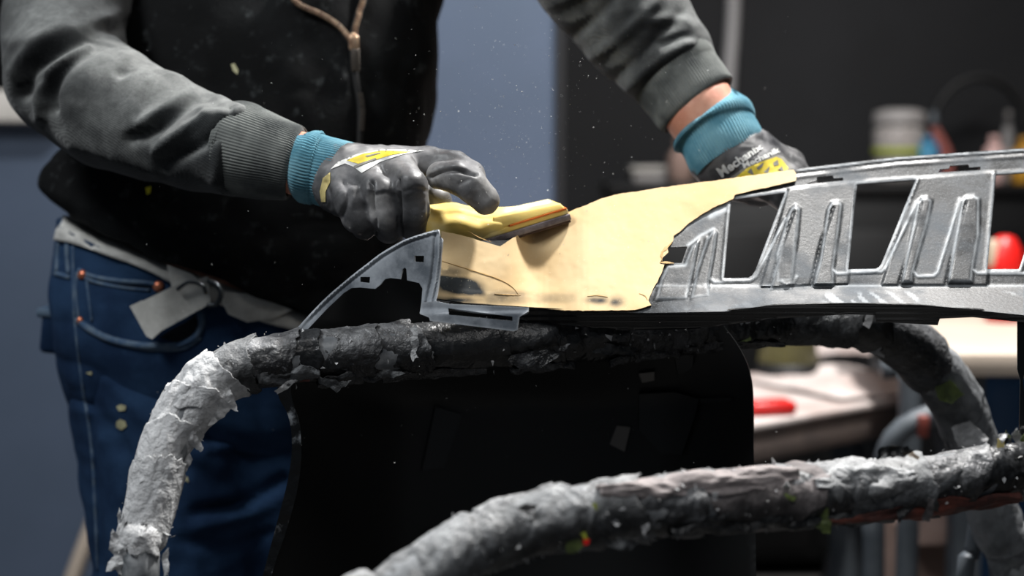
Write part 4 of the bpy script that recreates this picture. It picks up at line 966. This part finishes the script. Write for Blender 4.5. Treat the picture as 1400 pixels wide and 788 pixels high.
jr = [(345, -185, 455, -185, 1.795, .062), (320, -165, 475, -165, 1.80, .075), (235, -130, 560, -135, 1.81, .10), (172, -85, 622, -95, 1.80, .12), (172, -20, 612, -25, 1.785, .135), (172, 50, 602, 45, 1.775, .14), (168, 110, 600, 110, 1.77, .145),
      (125, 165, 590, 175, 1.765, .15), (84, 210, 572, 245, 1.76, .15), (66, 245, 555, 315, 1.755, .15), (72, 275, 540, 390, 1.75, .15), (96, 299, 525, 455, 1.745, .142), (98, 306, 520, 462, 1.745, .13)]
jr = [(a, b-(14 if b > 270 else 0), c, e-(14 if b > 270 else 0), d, f) for a, b, c, e, d, f in jr]
V, F = ringloft(jr); V, F = densify(V, F, 1)
V = V+normals(V, F)*(.010*fbm(V*[1, 1, .7], 9, 3, 4)+.004*ridged(V, 12, 2, 8))[:, None]
V = crease(V, F, [([(290, 20), (360, 70), (430, 160)], -.008, 14), ([(330, 10), (400, 60), (460, 110)], .007, 16), ([(250, 60), (300, 90), (380, 150)], .008, 18), ([(500, 60), (520, 130), (510, 200)], .006, 18),
                  ([(540, 20), (560, 100), (545, 190)], -.006, 16), ([(100, 250), (200, 262), (330, 300)], .008, 14), ([(90, 280), (210, 300), (330, 345)], -.006, 10), ([(488, 60), (492, 120), (490, 200), (480, 300)], -.004, 5), ([(70, 262), (80, 235), (75, 215)], .006, 12),
                  ([(200, 330), (300, 360), (390, 400)], .006, 10), ([(180, 245), (260, 275), (400, 300)], .008, 18), ([(300, 300), (420, 340), (500, 350)], .010, 22)])
Vj, Fj = V, F; obj('jacket_body', V, F, MT['jacket'], person); bj = bvh(V, F)
obj_hood = sdf_mesh([[[*P(300, -150, 1.88), .05], [*P(395, -150, 1.93), .06], [*P(500, -150, 1.88), .05]], [[*P(330, -178, 1.84), .035], [*P(318, -140, 1.75), .03]], [[*P(470, -178, 1.84), .035], [*P(482, -140, 1.75), .03]]], .007, .03)
obj('hood', *obj_hood, MT['jacket'], person)
# zip
zl = [(392, -30), (404, 4), (435, 20), (461, 36), (474, 52), (481, 64)]; zr = [(500, -30), (497, 0), (490, 20), (483, 44), (480, 64)]
for nm, pth in (('zip_tape', zl), ('zip_tape', zr), ('zip_tape', [(481, 64), (486, 110), (492, 150), (491, 200), (488, 240)])):
    o = seam(nm, pth, bj, MT['zip_tape'], person, r=.0042, off=.001)
def teeth(pth, stepx, r, mat, nm):
    q = smoothpoly(pth, stepx); Vs, Fs, n = [], [], 0
    for i, (x, y) in enumerate(q):
        p, nn = hit(bj, x, y)
        if p is None: continue
        j = min(i+1, len(q)-1); k = max(i-1, 0); a = math.atan2(-(q[j][1]-q[k][1]), q[j][0]-q[k][0])
        V, F = box(p+nn*.0066, (.0016, .003, .0062), bev=.0004, ry=-a); Vs.append(V); Fs += [[u+n for u in f] for f in F]; n += len(V)
    if Vs: tag(obj(nm, np.vstack(Vs), Fs, mat, person), kind='stuff')
teeth(zl, 3.1, .002, MT['brass'], 'zip_teeth'); teeth(zr, 3.1, .002, MT['brass'], 'zip_teeth')
MT['brass_dull'] = material('dull_zip', (70, 64, 58), rough=.5, metal=.5); teeth([(489, 130), (492, 150), (491, 178)], 3.1, .002, MT['brass_dull'], 'zip_teeth')
p, nn = hit(bj, 480, 62); sl = obj('zip_slider', *box(p+nn*.010, (.012, .007, .018), bev=.003), MT['brass'], person)
ORG[sl.name] = org_of(person)
p, nn = hit(bj, 482, 86); obj('zip_pull', *box(p+nn*.010, (.010, .003, .026), bev=.0015), MT['brass_dull'], sl)
p2, nn = hit(bj, 479, 52); obj('zip_stop', *box(p2+nn*.010, (.006, .005, .007), bev=.002), MT['brass'], sl)
for poly, m in (([(316, 88), (321, 87), (326, 96), (325, 102), (319, 97)], 'fleck_pale'), ([(199, 257), (207, 255), (206, 264), (201, 267)], 'fleck')):
    decal('paint_fleck', poly, bj, MT[m], person, 2)

# sleeves
def sleeve(chain, creases, seed, k=.02, cs=1.0):
    V, F = sdf_mesh([PX(c) for c in chain], .0032, k)
    N = normals(V, F)
    V = V+N*(.0028*fbm(V, 12, 2, seed)+.0012*ridged(V, 20, 2, seed+1))[:, None]
    V = crease(V, F, [(p, a*(.85 if a < 0 else 1.0)*cs, w) for p, a, w in creases])
    return V, F
def toplit_dust(V, F, seed):
    N = normals(V, F); return np.clip(sstep(-.1, .95, N[:, 2])*.8+.55*sstep(-.1, .5, fbm(V, 12, 4, seed))*(N[:, 2] > -.6), 0, 1)  # settled dust that also paints the lit upper side of the arm
rc = [[(168, -75, 1.775, .078), (100, -30, 1.70, .072), (86, 40, 1.63, .068), (92, 105, 1.565, .0665), (150, 148, 1.53, .064), (215, 172, 1.50, .0575), (275, 195, 1.475, .050), (318, 205, 1.455, .0455), (345, 211, 1.447, .041)]]
cr = [([(30, 130), (40, 95), (90, 60), (150, 42), (190, 32)], -.016, 11), ([(22, 100), (45, 70), (110, 40), (180, 18)], .008, 12), ([(70, 150), (72, 120), (95, 85), (135, 62), (170, 60)], -.010, 8), ([(55, 160), (56, 125), (80, 90), (120, 60)], .008, 8),
      ([(165, 100), (185, 88), (205, 86)], -.006, 7), ([(175, 75), (215, 85), (250, 105)], .006, 9), ([(180, 190), (215, 175), (255, 140), (285, 130)], -.010, 10), ([(190, 172), (225, 150), (262, 125)], .006, 9),
      ([(215, 205), (250, 180), (290, 160), (318, 158)], .007, 8), ([(225, 225), (260, 205), (300, 180), (322, 172)], -.010, 9), ([(300, 132), (318, 140), (330, 150)], .007, 9), ([(100, 200), (150, 215), (210, 235)], .004, 12), ([(60, 110), (62, 140), (80, 175)], -.006, 8),
      ([(10, 60), (60, 50), (100, 20)], .005, 10), ([(280, 150), (300, 200), (295, 250)], .004, 10), ([(316, 150), (308, 200), (310, 255)], -.004, 5)]
V, F = sleeve(rc, cr, 11); Vrs, Frs = V, F; slr = obj('sleeve', V, F, MT['sleeve'], person, attrs={'dust': toplit_dust(V, F, 3)})
lc = [[(618, -95, 1.795, .078), (705, -110, 1.71, .072), (780, -80, 1.635, .070), (822, -25, 1.605, .0690), (872, 38, 1.60, .0625), (908, 84, 1.585, .0545), (922, 104, 1.578, .047)]]
cl = [([(770, 60), (820, 20), (850, -20)], -.006, 9), ([(800, 85), (850, 50), (900, 0)], .005, 9), ([(835, 115), (880, 70), (930, 20)], -.006, 8), ([(850, 130), (900, 85), (950, 55)], .006, 8), ([(870, 140), (920, 95), (975, 75)], -.006, 6), ([(905, 60), (935, 50), (955, 55)], -.005, 6), ([(890, 30), (930, 25), (950, 35)], .004, 8),
      ([(740, 10), (790, -10), (820, -40)], .006, 10)]
V, F = sleeve(lc, cl, 17, cs=.8); sll = obj('sleeve', V, F, MT['sleeve'], person, attrs={'dust': toplit_dust(V, F, 6)})
for o in (slr, sll): ORG[o.name] = org_of(person)
def ribtube(name, pts, mat, parent, ribs=54, amp=.0007, n=None, step=.0016, roll=0, wob=.0012, seed=0, thick=True, flat=(1, 1)):
    n = n or ribs*5
    def dsp(V, s, th):
        k = .35+.65*sstep(.0, .012, s)
        return amp*np.cos(th*ribs)*k+wob*fbm(V, 22, 2, seed)
    a = PX(pts); V, F = tube(a, n, step, dsp, cap=False, flat=flat); N = normals(V, F)
    c = V.reshape(-1, n, 3).mean(1, keepdims=True); out = (V.reshape(-1, n, 3)-c).reshape(-1, 3); sg = np.sign((N*out).sum(1).mean())
    tri = np.array([[q[0], q[1], q[2]] for q in F]+[[q[0], q[2], q[3]] for q in F])
    if sg < 0: tri = tri[:, ::-1]
    Vv, Ff = solid(None, tri[:, :], V, -N*sg*.0022); return obj(name, Vv, Ff, mat, parent)
ribtube('sleeve_cuff', [(316, 202, 1.457, .0475), (328, 204, 1.454, .0490), (342, 208, 1.449, .0470), (365, 214, 1.443, .0440), (385, 219, 1.438, .0410), (400, 223, 1.434, .0385), (404, 224, 1.434, .0350)], MT['rib'], slr, 92, .0005, seed=3)
ribtube('sleeve_cuff', back([(912, 88, 1.557, .0500), (920, 98, 1.554, .0505), (928, 110, 1.551, .0490), (940, 126, 1.546, .0480), (950, 141, 1.541, .0475), (953, 145, 1.540, .0450)], .026), MT['rib'], sll, 92, .0005, seed=5)

# gloves
def glove(chain, seed, vox=.0014, k=.006, creases=()):
    V, F = sdf_mesh([PX(c) for c in chain], vox, k)
    V = V+normals(V, F)*(.0007*fbm(V, 70, 3, seed)+.0008*ridged(V, 45, 2, seed+1))[:, None]
    V = crease(V, F, creases); return V, F
W = (446, 236, 1.425)
gr = [[(470, 241, 1.416, .0340), (500, 241, 1.405, .030), (540, 234, 1.40, .024)],
      [(470, 232, 1.43, .026), (520, 226, 1.42, .020), (590, 228, 1.41, .0165)],
      [(466, 256, 1.405, .028), (474, 268, 1.385, .022), (482, 278, 1.362, .0155), (489, 300, 1.362, .0140), (497, 311, 1.375, .0120)],
      [(470, 250, 1.40, .026), (500, 244, 1.385, .019), (520, 264, 1.350, .0145), (526, 295, 1.352, .0138), (531, 316, 1.372, .0120)],
      [(490, 238, 1.40, .022), (545, 232, 1.380, .0175), (562, 255, 1.342, .0155), (566, 288, 1.350, .0148), (565, 311, 1.370, .0128)],
      [(540, 228, 1.41, .019), (585, 224, 1.405, .0165), (620, 226, 1.395, .0145), (645, 240, 1.375, .0132)],
      [(600, 240, 1.378, .0130), (626, 243, 1.366, .0155), (645, 255, 1.362, .0152), (664, 274, 1.364, .0138)],
      [(470, 250, 1.44, .022), (540, 255, 1.455, .016), (600, 275, 1.452, .0135)]]
gcr = [([(507, 250), (508, 280), (514, 318)], -.0060, 3.2), ([(543, 245), (545, 280), (547, 322)], -.0060, 3.2), ([(586, 245), (587, 280), (585, 318)], -.002, 3), ([(588, 242), (615, 232), (650, 238)], -.0045, 3), ([(455, 275), (468, 262), (488, 258)], .0018, 5),
       ([(465, 300), (476, 270), (470, 250)], -.003, 4), ([(520, 236), (532, 240), (545, 238)], -.001, 4), ([(553, 262), (570, 258), (584, 262)], -.0012, 3), ([(512, 268), (525, 264), (538, 268)], -.0012, 3),
       ([(480, 240), (500, 230), (530, 226)], .001, 6), ([(628, 252), (640, 246)], -.001, 3), ([(446, 250), (452, 270), (450, 285)], -.0018, 3)]
V, F = glove(gr, 5, creases=gcr); N = normals(V, F); x, y, d = proj(V)
dust = np.clip(.15+.9*sstep(.1, .6, fbm(V, 38, 4, 9))+1.1*np.exp(-((x-665)/16)**2-((y-262)/22)**2)+.5*np.exp(-((x-530)/60)**2-((y-222)/14)**2)+.45*np.exp(-((x-610)/22)**2-((y-250)/18)**2), 0, 1)*.75
g1 = obj('work_glove', V, F, MT['glove'], person, attrs={'dust': dust}); ORG[g1.name] = org_of(person); bg1 = bvh(V, F)
gl = [[(992, 212, 1.515, .0415), (1010, 224, 1.51, .041), (1035, 240, 1.505, .034)], [(995, 195, 1.52, .030), (1035, 214, 1.52, .027), (1068, 232, 1.515, .0215)], [(1000, 215, 1.50, .030), (1040, 232, 1.49, .025), (1070, 246, 1.485, .019)],
      [(1030, 215, 1.53, .024), (1078, 226, 1.53, .018), (1098, 250, 1.53, .0135), (1104, 280, 1.515, .012), (1108, 300, 1.495, .0105)], [(1040, 225, 1.51, .024), (1084, 238, 1.51, .0165), (1104, 262, 1.505, .0135), (1112, 292, 1.49, .012), (1116, 310, 1.48, .0105)],
      [(1040, 235, 1.49, .022), (1076, 252, 1.485, .0160), (1094, 275, 1.48, .0132), (1100, 300, 1.475, .012), (1110, 320, 1.465, .0102)], [(1030, 240, 1.48, .022), (1066, 262, 1.465, .0155), (1084, 285, 1.46, .0125), (1096, 306, 1.455, .011), (1104, 322, 1.45, .0100)]]
gl = [[(a, b, c+.03, r) for a, b, c, r in ch] for ch in gl]
V, F = glove(gl, 6, vox=.0016, k=.009, creases=[([(1040, 190), (1060, 205), (1085, 222)], -.0012, 5)]); g2 = obj('work_glove', V, F, MT['glove'], person, attrs={'dust': np.clip(.1+.3*fbm(V, 30, 3, 2), 0, 1)}); ORG[g2.name] = org_of(person); bg2 = bvh(V, F)
# knitted teal cuffs with a rolled end
ribtube('glove_cuff', [(420, 228, 1.430, .0335), (419, 228, 1.430, .0352), (423, 229, 1.429, .0372), (430, 231, 1.428, .0360), (436, 232, 1.428, .0340), (446, 235, 1.425, .0342), (458, 238, 1.421, .0345), (474, 241, 1.415, .0340)], MT['teal'], g1, 72, .0006, step=.0011, seed=7)
ribtube('glove_cuff', back([(972, 168, 1.527, .0405), (971, 167, 1.527, .0445), (974, 171, 1.526, .0475), (978, 178, 1.524, .0465), (981, 184, 1.522, .0435), (987, 195, 1.518, .0435), (993, 207, 1.513, .0435), (1000, 219, 1.51, .0420)], .03), MT['teal'], g2, 78, .0006, step=.0011, seed=8)
def txt(s, p0, p1, h0, mat, parent, b, seed=0, h1=None, bold=.025):
    cu = bpy.data.curves.new('t', 'FONT'); cu.body = s; cu.size = 1; cu.offset = bold; cu.resolution_u = 3
    o = bpy.data.objects.new('t', cu); COL.objects.link(o); dg = bpy.context.evaluated_depsgraph_get(); me = bpy.data.meshes.new_from_object(o.evaluated_get(dg))
    V = np.array([v.co[:] for v in me.vertices]); F = [list(p.vertices) for p in me.polygons]; bpy.data.objects.remove(o)
    p0, p1 = np.array(p0, float), np.array(p1, float); w = V[:, 0].max(); ax = (p1-p0); up = np.array([ax[1], -ax[0]])/np.linalg.norm(ax); up = up if up[1] < 0 else -up
    u = V[:, 0]/w; h = h0+((h1 or h0)-h0)*u; Q = p0+u[:, None]*ax+(V[:, 1]/.72*h)[:, None]*up
    L = []; 
    for x, y in Q:
        p, n = hit(b, x, y); L.append(p+n*.0011 if p is not None else None)
    ok = [l is not None for l in L]; F = [f for f in F if all(ok[i] for i in f)]; L = [l if l is not None else CAM for l in L]
    used = sorted({i for f in F for i in f}); mp = {i: k for k, i in enumerate(used)}
    if used: return obj('printed_lettering', np.array([L[i] for i in used]), [[mp[i] for i in f] for f in F], mat, parent)
txt('Mechanix', (987, 243), (1043, 203), 15, MT['logo_white'], g2, bg2, h1=8, bold=.03)
txt('Mechanik', (1017, 231), (1066, 208), 8, MT['logo_white'], g2, bg2, h1=7, bold=.03)
decal('printed_logo', [(998, 243), (1020, 228), (1040, 219), (1062, 212), (1071, 215), (1084, 230), (1070, 246), (1005, 252)], bg2, MT['logo_grey'], g2, 3, .0006)
decal('printed_logo', [(1006, 243), (1022, 230), (1040, 222), (1061, 215), (1068, 218), (1078, 231), (1060, 246), (1008, 250)], bg2, MT['logo_yellow'], g2, 3, .0009)
for p_ in ([(1022, 236), (1027, 230), (1031, 240)], [(1034, 230), (1044, 222), (1042, 229), (1036, 233)], [(1044, 236), (1052, 228), (1050, 238)], [(1056, 224), (1062, 219), (1064, 226), (1058, 228)], [(1062, 234), (1068, 228), (1071, 235)]):
    decal('printed_logo', p_, bg2, MT['logo_grey'], g2, 2, .0012)
decal('printed_logo', [(452, 232), (462, 222), (489, 211), (522, 205), (580, 206), (550, 212), (520, 222), (495, 237), (484, 229), (472, 224)], bg1, MT['logo_white'], g1, 2, .0006)
decal('printed_logo', [(474, 220), (498, 211), (522, 207), (562, 208.5), (535, 213), (512, 220), (494, 226)], bg1, MT['logo_yellow'], g1, 2, .0010)
for p_ in ([(484, 228), (514, 217), (515, 219), (486, 231)], [(500, 214), (520, 210), (521, 211), (502, 216)]): decal('printed_logo', p_, bg1, MT['logo_grey'], g1, 2, .0013)
decal('filler_smear', [(438, 262), (442, 244), (452, 236), (452, 250), (446, 262), (446, 276), (440, 276)], bg1, MT['stain'], g1, 2, .0008)

# jeans
jn = [(86, 296, 508, 448, 1.748, .128), (80, 330, 505, 480, 1.75, .130), (76, 380, 505, 520, 1.75, .135), (80, 440, 505, 560, 1.755, .138), (92, 500, 505, 590, 1.76, .13), (105, 560, 510, 620, 1.765, .11)]
V, F = ringloft(jn); V1, F1 = densify(V, F, 1)
lg = lambda l: PX([(a, b, d, r) for a, b, d, r in l])
kn = person_at
def leg(sx, pts):
    a = PX(pts); f_ = np.array([[kn[0]+sx*.14, kn[1]-.06, .52, .082], [kn[0]+sx*.15, kn[1]-.02, .28, .072], [kn[0]+sx*.155, kn[1], .06, .074]]); return np.vstack([a, f_])
VL, FL = sdf_mesh([leg(-1, [(230, 480, 1.755, .118), (238, 560, 1.75, .122), (246, 640, 1.745, .117), (250, 720, 1.74, .110), (252, 800, 1.735, .104)]), leg(1, [(390, 560, 1.77, .110), (420, 660, 1.77, .108), (440, 760, 1.78, .10)])], .006, .02)
for q in (0, 1):
    pass
def jfold(V, F):
    V = V+normals(V, F)*(.005*fbm(V*[1, 1, 1.4], 10, 3, 14)+.003*ridged(V*[1, 1, 1.5], 13, 2, 15))[:, None]
    return crease(V, F, [([(120, 500), (180, 495), (260, 510)], -.005, 7), ([(290, 600), (340, 585), (395, 560)], -.010, 9), ([(280, 615), (330, 605), (392, 590)], .008, 9), ([(270, 700), (330, 690), (390, 655)], -.010, 9), ([(270, 720), (330, 705), (385, 680)], .007, 9), ([(130, 560), (180, 640), (200, 760)], -.006, 12),
                         ([(150, 520), (230, 600), (300, 640)], .006, 12), ([(300, 470), (350, 520), (400, 560)], -.008, 12), ([(102, 330), (104, 420), (118, 520), (130, 640), (140, 780)], -.004, 4), ([(200, 500), (240, 560), (250, 640)], -.006, 11), ([(250, 740), (310, 750), (370, 730)], -.006, 9)])
V1 = jfold(V1, F1); VL = jfold(VL, FL)
Vd, Fd = join((V1, F1), (VL, FL)); jean = obj('jeans', Vd, Fd, MT['denim'], person); ORG[jean.name] = org_of(person); bd = bvh(Vd, Fd)
for pts, r in (([(108, 369), (125, 378), (160, 384), (200, 387), (215, 390)], .0028), ([(110, 377), (130, 386), (165, 393), (205, 397)], .0022), ([(106, 437), (122, 450), (150, 464), (185, 472), (215, 474), (245, 472), (268, 460), (276, 440), (272, 425)], .0045), ([(112, 445), (132, 459), (160, 470), (205, 478), (250, 477), (275, 462)], .0022),
               ([(86, 300), (80, 340), (78, 372)], .0032), ([(94, 300), (92, 340), (94, 375)], .0030), ([(76, 374), (96, 380)], .0032), ([(106, 372), (104, 400), (108, 436)], .0020), ([(100, 335), (102, 430), (112, 520), (126, 620), (134, 780)], .0018), ([(118, 378), (122, 410), (126, 440)], .0018)):
    seam('stitched_seam', pts, bd, MT['denim_seam'], jean, r=r, off=0)
decal('pocket_opening', [(112, 381), (140, 388), (205, 393), (200, 397), (160, 394), (125, 388)], bd, MT['denim_dark'], jean, 3, .0015)
decal('pocket_opening', [(218, 462), (236, 450), (256, 440), (268, 430), (271, 445), (262, 460), (244, 469)], bd, MT['denim_dark'], jean, 3, .0015)
for x, y, r in ((113, 376, .0058), (217, 392, .0065), (110, 439, .005)):
    p, n = hit(bd, x, y); V, F = lathe(p, [(r, 0), (r, .002), (r*.6, .0035), (r*.2, .0045)], 20, n); obj('rivet', V, F, MT['copper'], jean)
for poly in ([(160, 556), (166, 553), (173, 555), (172, 561), (163, 562)], [(160, 577), (165, 573), (172, 576), (174, 583), (167, 588), (160, 584)], [(250, 655), (256, 652), (258, 660)], [(118, 510), (126, 508), (126, 513)]):
    decal('paint_spot', poly, bd, MT['fleck_pale'], jean, 2, .0012)
pb = P(76, 450, 1.76); V, F = box(pb+[0.004, 0, 0], (.028, .06, .055), bev=.006, ry=.12); obj('back_pocket', V, F, MT['denim'], jean); V, F = box(pb+[0.002, 0, .022], (.032, .064, .012), bev=.004, ry=.12); obj('pocket_flap', V, F, MT['denim_seam'], jean)
# belt
def ribbon(name, pts, w, mat, parent, b, off=.004, thick=.002):      # band along a body, w = half width in the picture's rows
    q = smoothpoly(pts, 5); rows = []
    for i, (x, y) in enumerate(q):
        j = min(i+1, len(q)-1); k = max(i-1, 0); t = q[j]-q[k]; t = t/np.linalg.norm(t); n = np.array([-t[1], t[0]]); row = []
        for u in np.linspace(-1, 1, 7):
            p, nn = hit(b, x+n[0]*w*u, y+n[1]*w*u)
            row.append(p+nn*off if p is not None and np.linalg.norm(p-CAM) < 1.95 else None)
        rows.append(row)
    last = None; D = [[None if r is None else (np.array(r)-CAM) for r in row] for row in rows]
    V = []
    for row in rows:
        good = [r for r in row if r is not None]
        if not good: continue
        V.append([r if r is not None else good[0] for r in row])
    V = np.array(V); m, n = V.shape[:2]; I = np.arange(m*n).reshape(m, n)
    T = np.concatenate([np.stack([I[:-1, :-1], I[1:, 1:], I[:-1, 1:]], -1).reshape(-1, 3), np.stack([I[:-1, :-1], I[1:, :-1], I[1:, 1:]], -1).reshape(-1, 3)])
    Vv, F = solid(None, T, V.reshape(-1, 3), FWD*thick); return obj(name, Vv, F, mat, parent)
belt = ribbon('belt', [(82, 314), (110, 321), (137, 329), (182, 346), (230, 366), (262, 382), (290, 395), (330, 413), (370, 428), (420, 440)], 15, MT['webbing'], person, bd, .005); ORG[belt.name] = org_of(person)
def sheet(name, poly, D, mat, parent, thick=.002, lab=None):
    o, _, _ = panel(name, poly, [], D, 4, thick, mat, parent); 
    if lab: o['label'] = lab
    return o
bdp = proj(np.array([hit(bd, 250, 420)[0]]))[2][0]
print('belt depth', bdp)
sheet('belt_end', [(178, 420), (240, 390), (284, 378), (288, 415), (222, 452), (208, 464), (200, 460)], lambda x, y: bdp-.022+.0001*(x-230)+.002*np.sin(x*.08), MT['webbing'], belt, .003)
sheet('belt_end_fold', [(177, 419), (194, 411), (222, 451), (208, 464)], lambda x, y: bdp-.026+0*x, MT['webbing'], belt, .003)
sheet('belt_loop', [(228, 362), (262, 375), (275, 386), (262, 392), (236, 400)], lambda x, y: bdp-.016+0*x, MT['webbing'], belt, .003)
sheet('belt_tail', [(296, 398), (340, 402), (400, 424), (372, 436), (338, 441), (312, 430)], lambda x, y: bdp-.012+.0002*(x-300)+.002*np.sin(y*.1), MT['webbing'], belt, .003)
bk = [(284, 384, bdp-.028, .003), (296, 390, bdp-.03, .003), (302, 402, bdp-.03, .003), (296, 416, bdp-.028, .003), (284, 418, bdp-.026, .003)]
V, F = tube(PX(bk), 12, .002); obj('buckle', V, F, MT['buckle'], belt)
bk = [(242, 396, bdp-.025, .0022), (258, 386, bdp-.027, .0022), (276, 390, bdp-.027, .0022), (282, 402, bdp-.026, .0022)]
V, F = tube(PX(bk), 12, .002); obj('buckle_bar', V, F, MT['buckle'], belt)
# shoes
for sx in (-1, 1):
    cx, cy = kn[0]+sx*.155, kn[1]
    V, F = sdf_mesh([[[cx, cy+.04, .05, .045], [cx+sx*.01, cy-.08, .045, .043], [cx+sx*.015, cy-.17, .035, .034]], [[cx, cy+.02, .05, .045], [cx, cy, .11, .045]]], .005, .02); V[:, 2] = np.maximum(V[:, 2], .012)
    s = obj('shoe', V, F, MT['rubber'], person); ORG[s.name] = org_of(person); obj('sole', *box([cx+sx*.007, cy-.065, .009], (.09, .29, .018), bev=.008), MT['matte_black'], s)
# ------------------------------------------------------------------ sanding block
sb = thing('sanding_block', 'yellow foam hand sanding block with grey pad gripped by the right glove', 'sanding block', P(700, 320, 1.40))
# the block lies along a line from lower left to upper right; local frame: u along, w away from the viewer, n up
A_ = P(664, 335, 1.402); B_ = P(781, 299, 1.415)
u = (B_-A_); Lb = np.linalg.norm(u); u /= Lb
w = np.array([0.10, 1, .14]); w -= u*(w@u); w /= np.linalg.norm(w); n_ = np.cross(u, w); n_ *= np.sign(n_[2])
def bl(a, b, c): return A_+u*a+w*b+n_*c
def prism(sec0, sec1, n=1, bev=0):                        # two rings of local points joined
    V = np.array([bl(*p) for p in sec0]+[bl(*p) for p in sec1]); k = len(sec0)
    F = [[i, (i+1) % k, k+(i+1) % k, k+i] for i in range(k)]+[list(range(k))[::-1], list(range(k, 2*k))]; return V, F
def bevel(V, F, r, seg=3):
    import bmesh
    bm = bmesh.new(); vs_ = [bm.verts.new(v) for v in V]
    for f in F: bm.faces.new([vs_[i] for i in f])
    bmesh.ops.recalc_face_normals(bm, faces=bm.faces); bmesh.ops.bevel(bm, geom=list(bm.edges), offset=r, segments=seg, affect='EDGES', profile=.5)
    bm.verts.index_update(); o = np.array([v.co[:] for v in bm.verts]), [[v.index for v in f.verts] for f in bm.faces]; bm.free(); return o
DW_ = .060
def slab(name, a0, a1, b0, b1, c0, c1, mat, r=.0015, cend=None, astart=None):
    ce = cend if cend is not None else c1
    V, F = prism([(a0, b0, c0), (a0, b1, c0), (a0, b1, c1), (a0, b0, c1)], [(a1, b0, c0), (a1, b1, c0), (a1, b1, ce), (a1, b0, ce)]); V, F = bevel(V, F, r); return obj(name, V, F, mat, sb, sharp=40)
slab('abrasive_sheet', -.038, Lb-.001, .0, DW_, -.0035, -.0012, MT['abrasive'], .0006)
slab('pad', -.040, Lb, -.001, DW_+.001, -.0012, .0052, MT['pad'], .0012)
slab('foam_base', -.038, Lb-.001, .0005, DW_, .0052, .0105, MT['foam_yellow'], .001)
slab('orange_seam', .028, Lb-.0015, -.0003, DW_, .0104, .0118, MT['orange'], .0003)
V, F = prism([(.008, .0, .0116), (.008, DW_, .0116), (.016, DW_-.006, .0235), (.016, .005, .0235)], [(Lb-.003, .0, .0116), (Lb-.003, DW_, .0116), (Lb-.006, DW_-.004, .0175), (Lb-.006, .003, .0175)])
V, F = bevel(V, F, .0015); obj('foam_nose', V, F, MT['foam_yellow'], sb, sharp=40)
# moulded grip: hump rising to the left under the hand
prm = [[[*bl(.02, .012, .013), .0085], [*bl(.02, DW_-.014, .013), .0085]], [[*bl(.0, .015, .018), .013], [*bl(.0, DW_-.018, .018), .013]], [[*bl(-.020, .014, .025), .0185], [*bl(-.02, DW_-.02, .027), .0185]],
       [[*bl(-.044, .016, .026), .0215], [*bl(-.044, DW_-.022, .028), .0215]], [[*bl(-.048, .020, .022), .0185], [*bl(-.048, DW_-.022, .022), .0185]], [[*bl(-.02, .012, .008), .009], [*bl(.05, .012, .012), .006]], [[*bl(.0, .03, .02), .012], [*bl(.075, .03, .012), .006]]]
V, F = sdf_mesh(prm, .0014, .014); V = crease(V, F, [([(592, 292), (625, 290), (655, 300)], -.003, 9), ([(640, 285), (665, 296), (690, 300)], -.0015, 5)])
obj('foam_grip', V, F, MT['foam_yellow'], sb)
# ------------------------------------------------------------------ airborne sanding dust
Vs, Fs = [], []; rd = np.random.RandomState(12)
for k in range(900):
    if k < 620: x, y = rd.normal(700, 75), rd.normal(190, 80)
    else: x, y = rd.uniform(200, 1100), rd.uniform(20, 640)
    d = rd.uniform(1.22, 1.62); s = .00014+.00032*rd.rand()**2
    q = PV(x, y, d)+rd.randn(4, 3)*s*1.1; n = len(Vs)*4; Vs.append(q); Fs += [[n, n+1, n+2], [n, n+2, n+3], [n, n+3, n+1], [n+1, n+3, n+2]]
tag(obj('airborne_dust', np.vstack(Vs), Fs, MT['flake'], None, smooth=False), 'fine pale sanding dust drifting in the air around the sanding block', 'dust', kind='stuff')
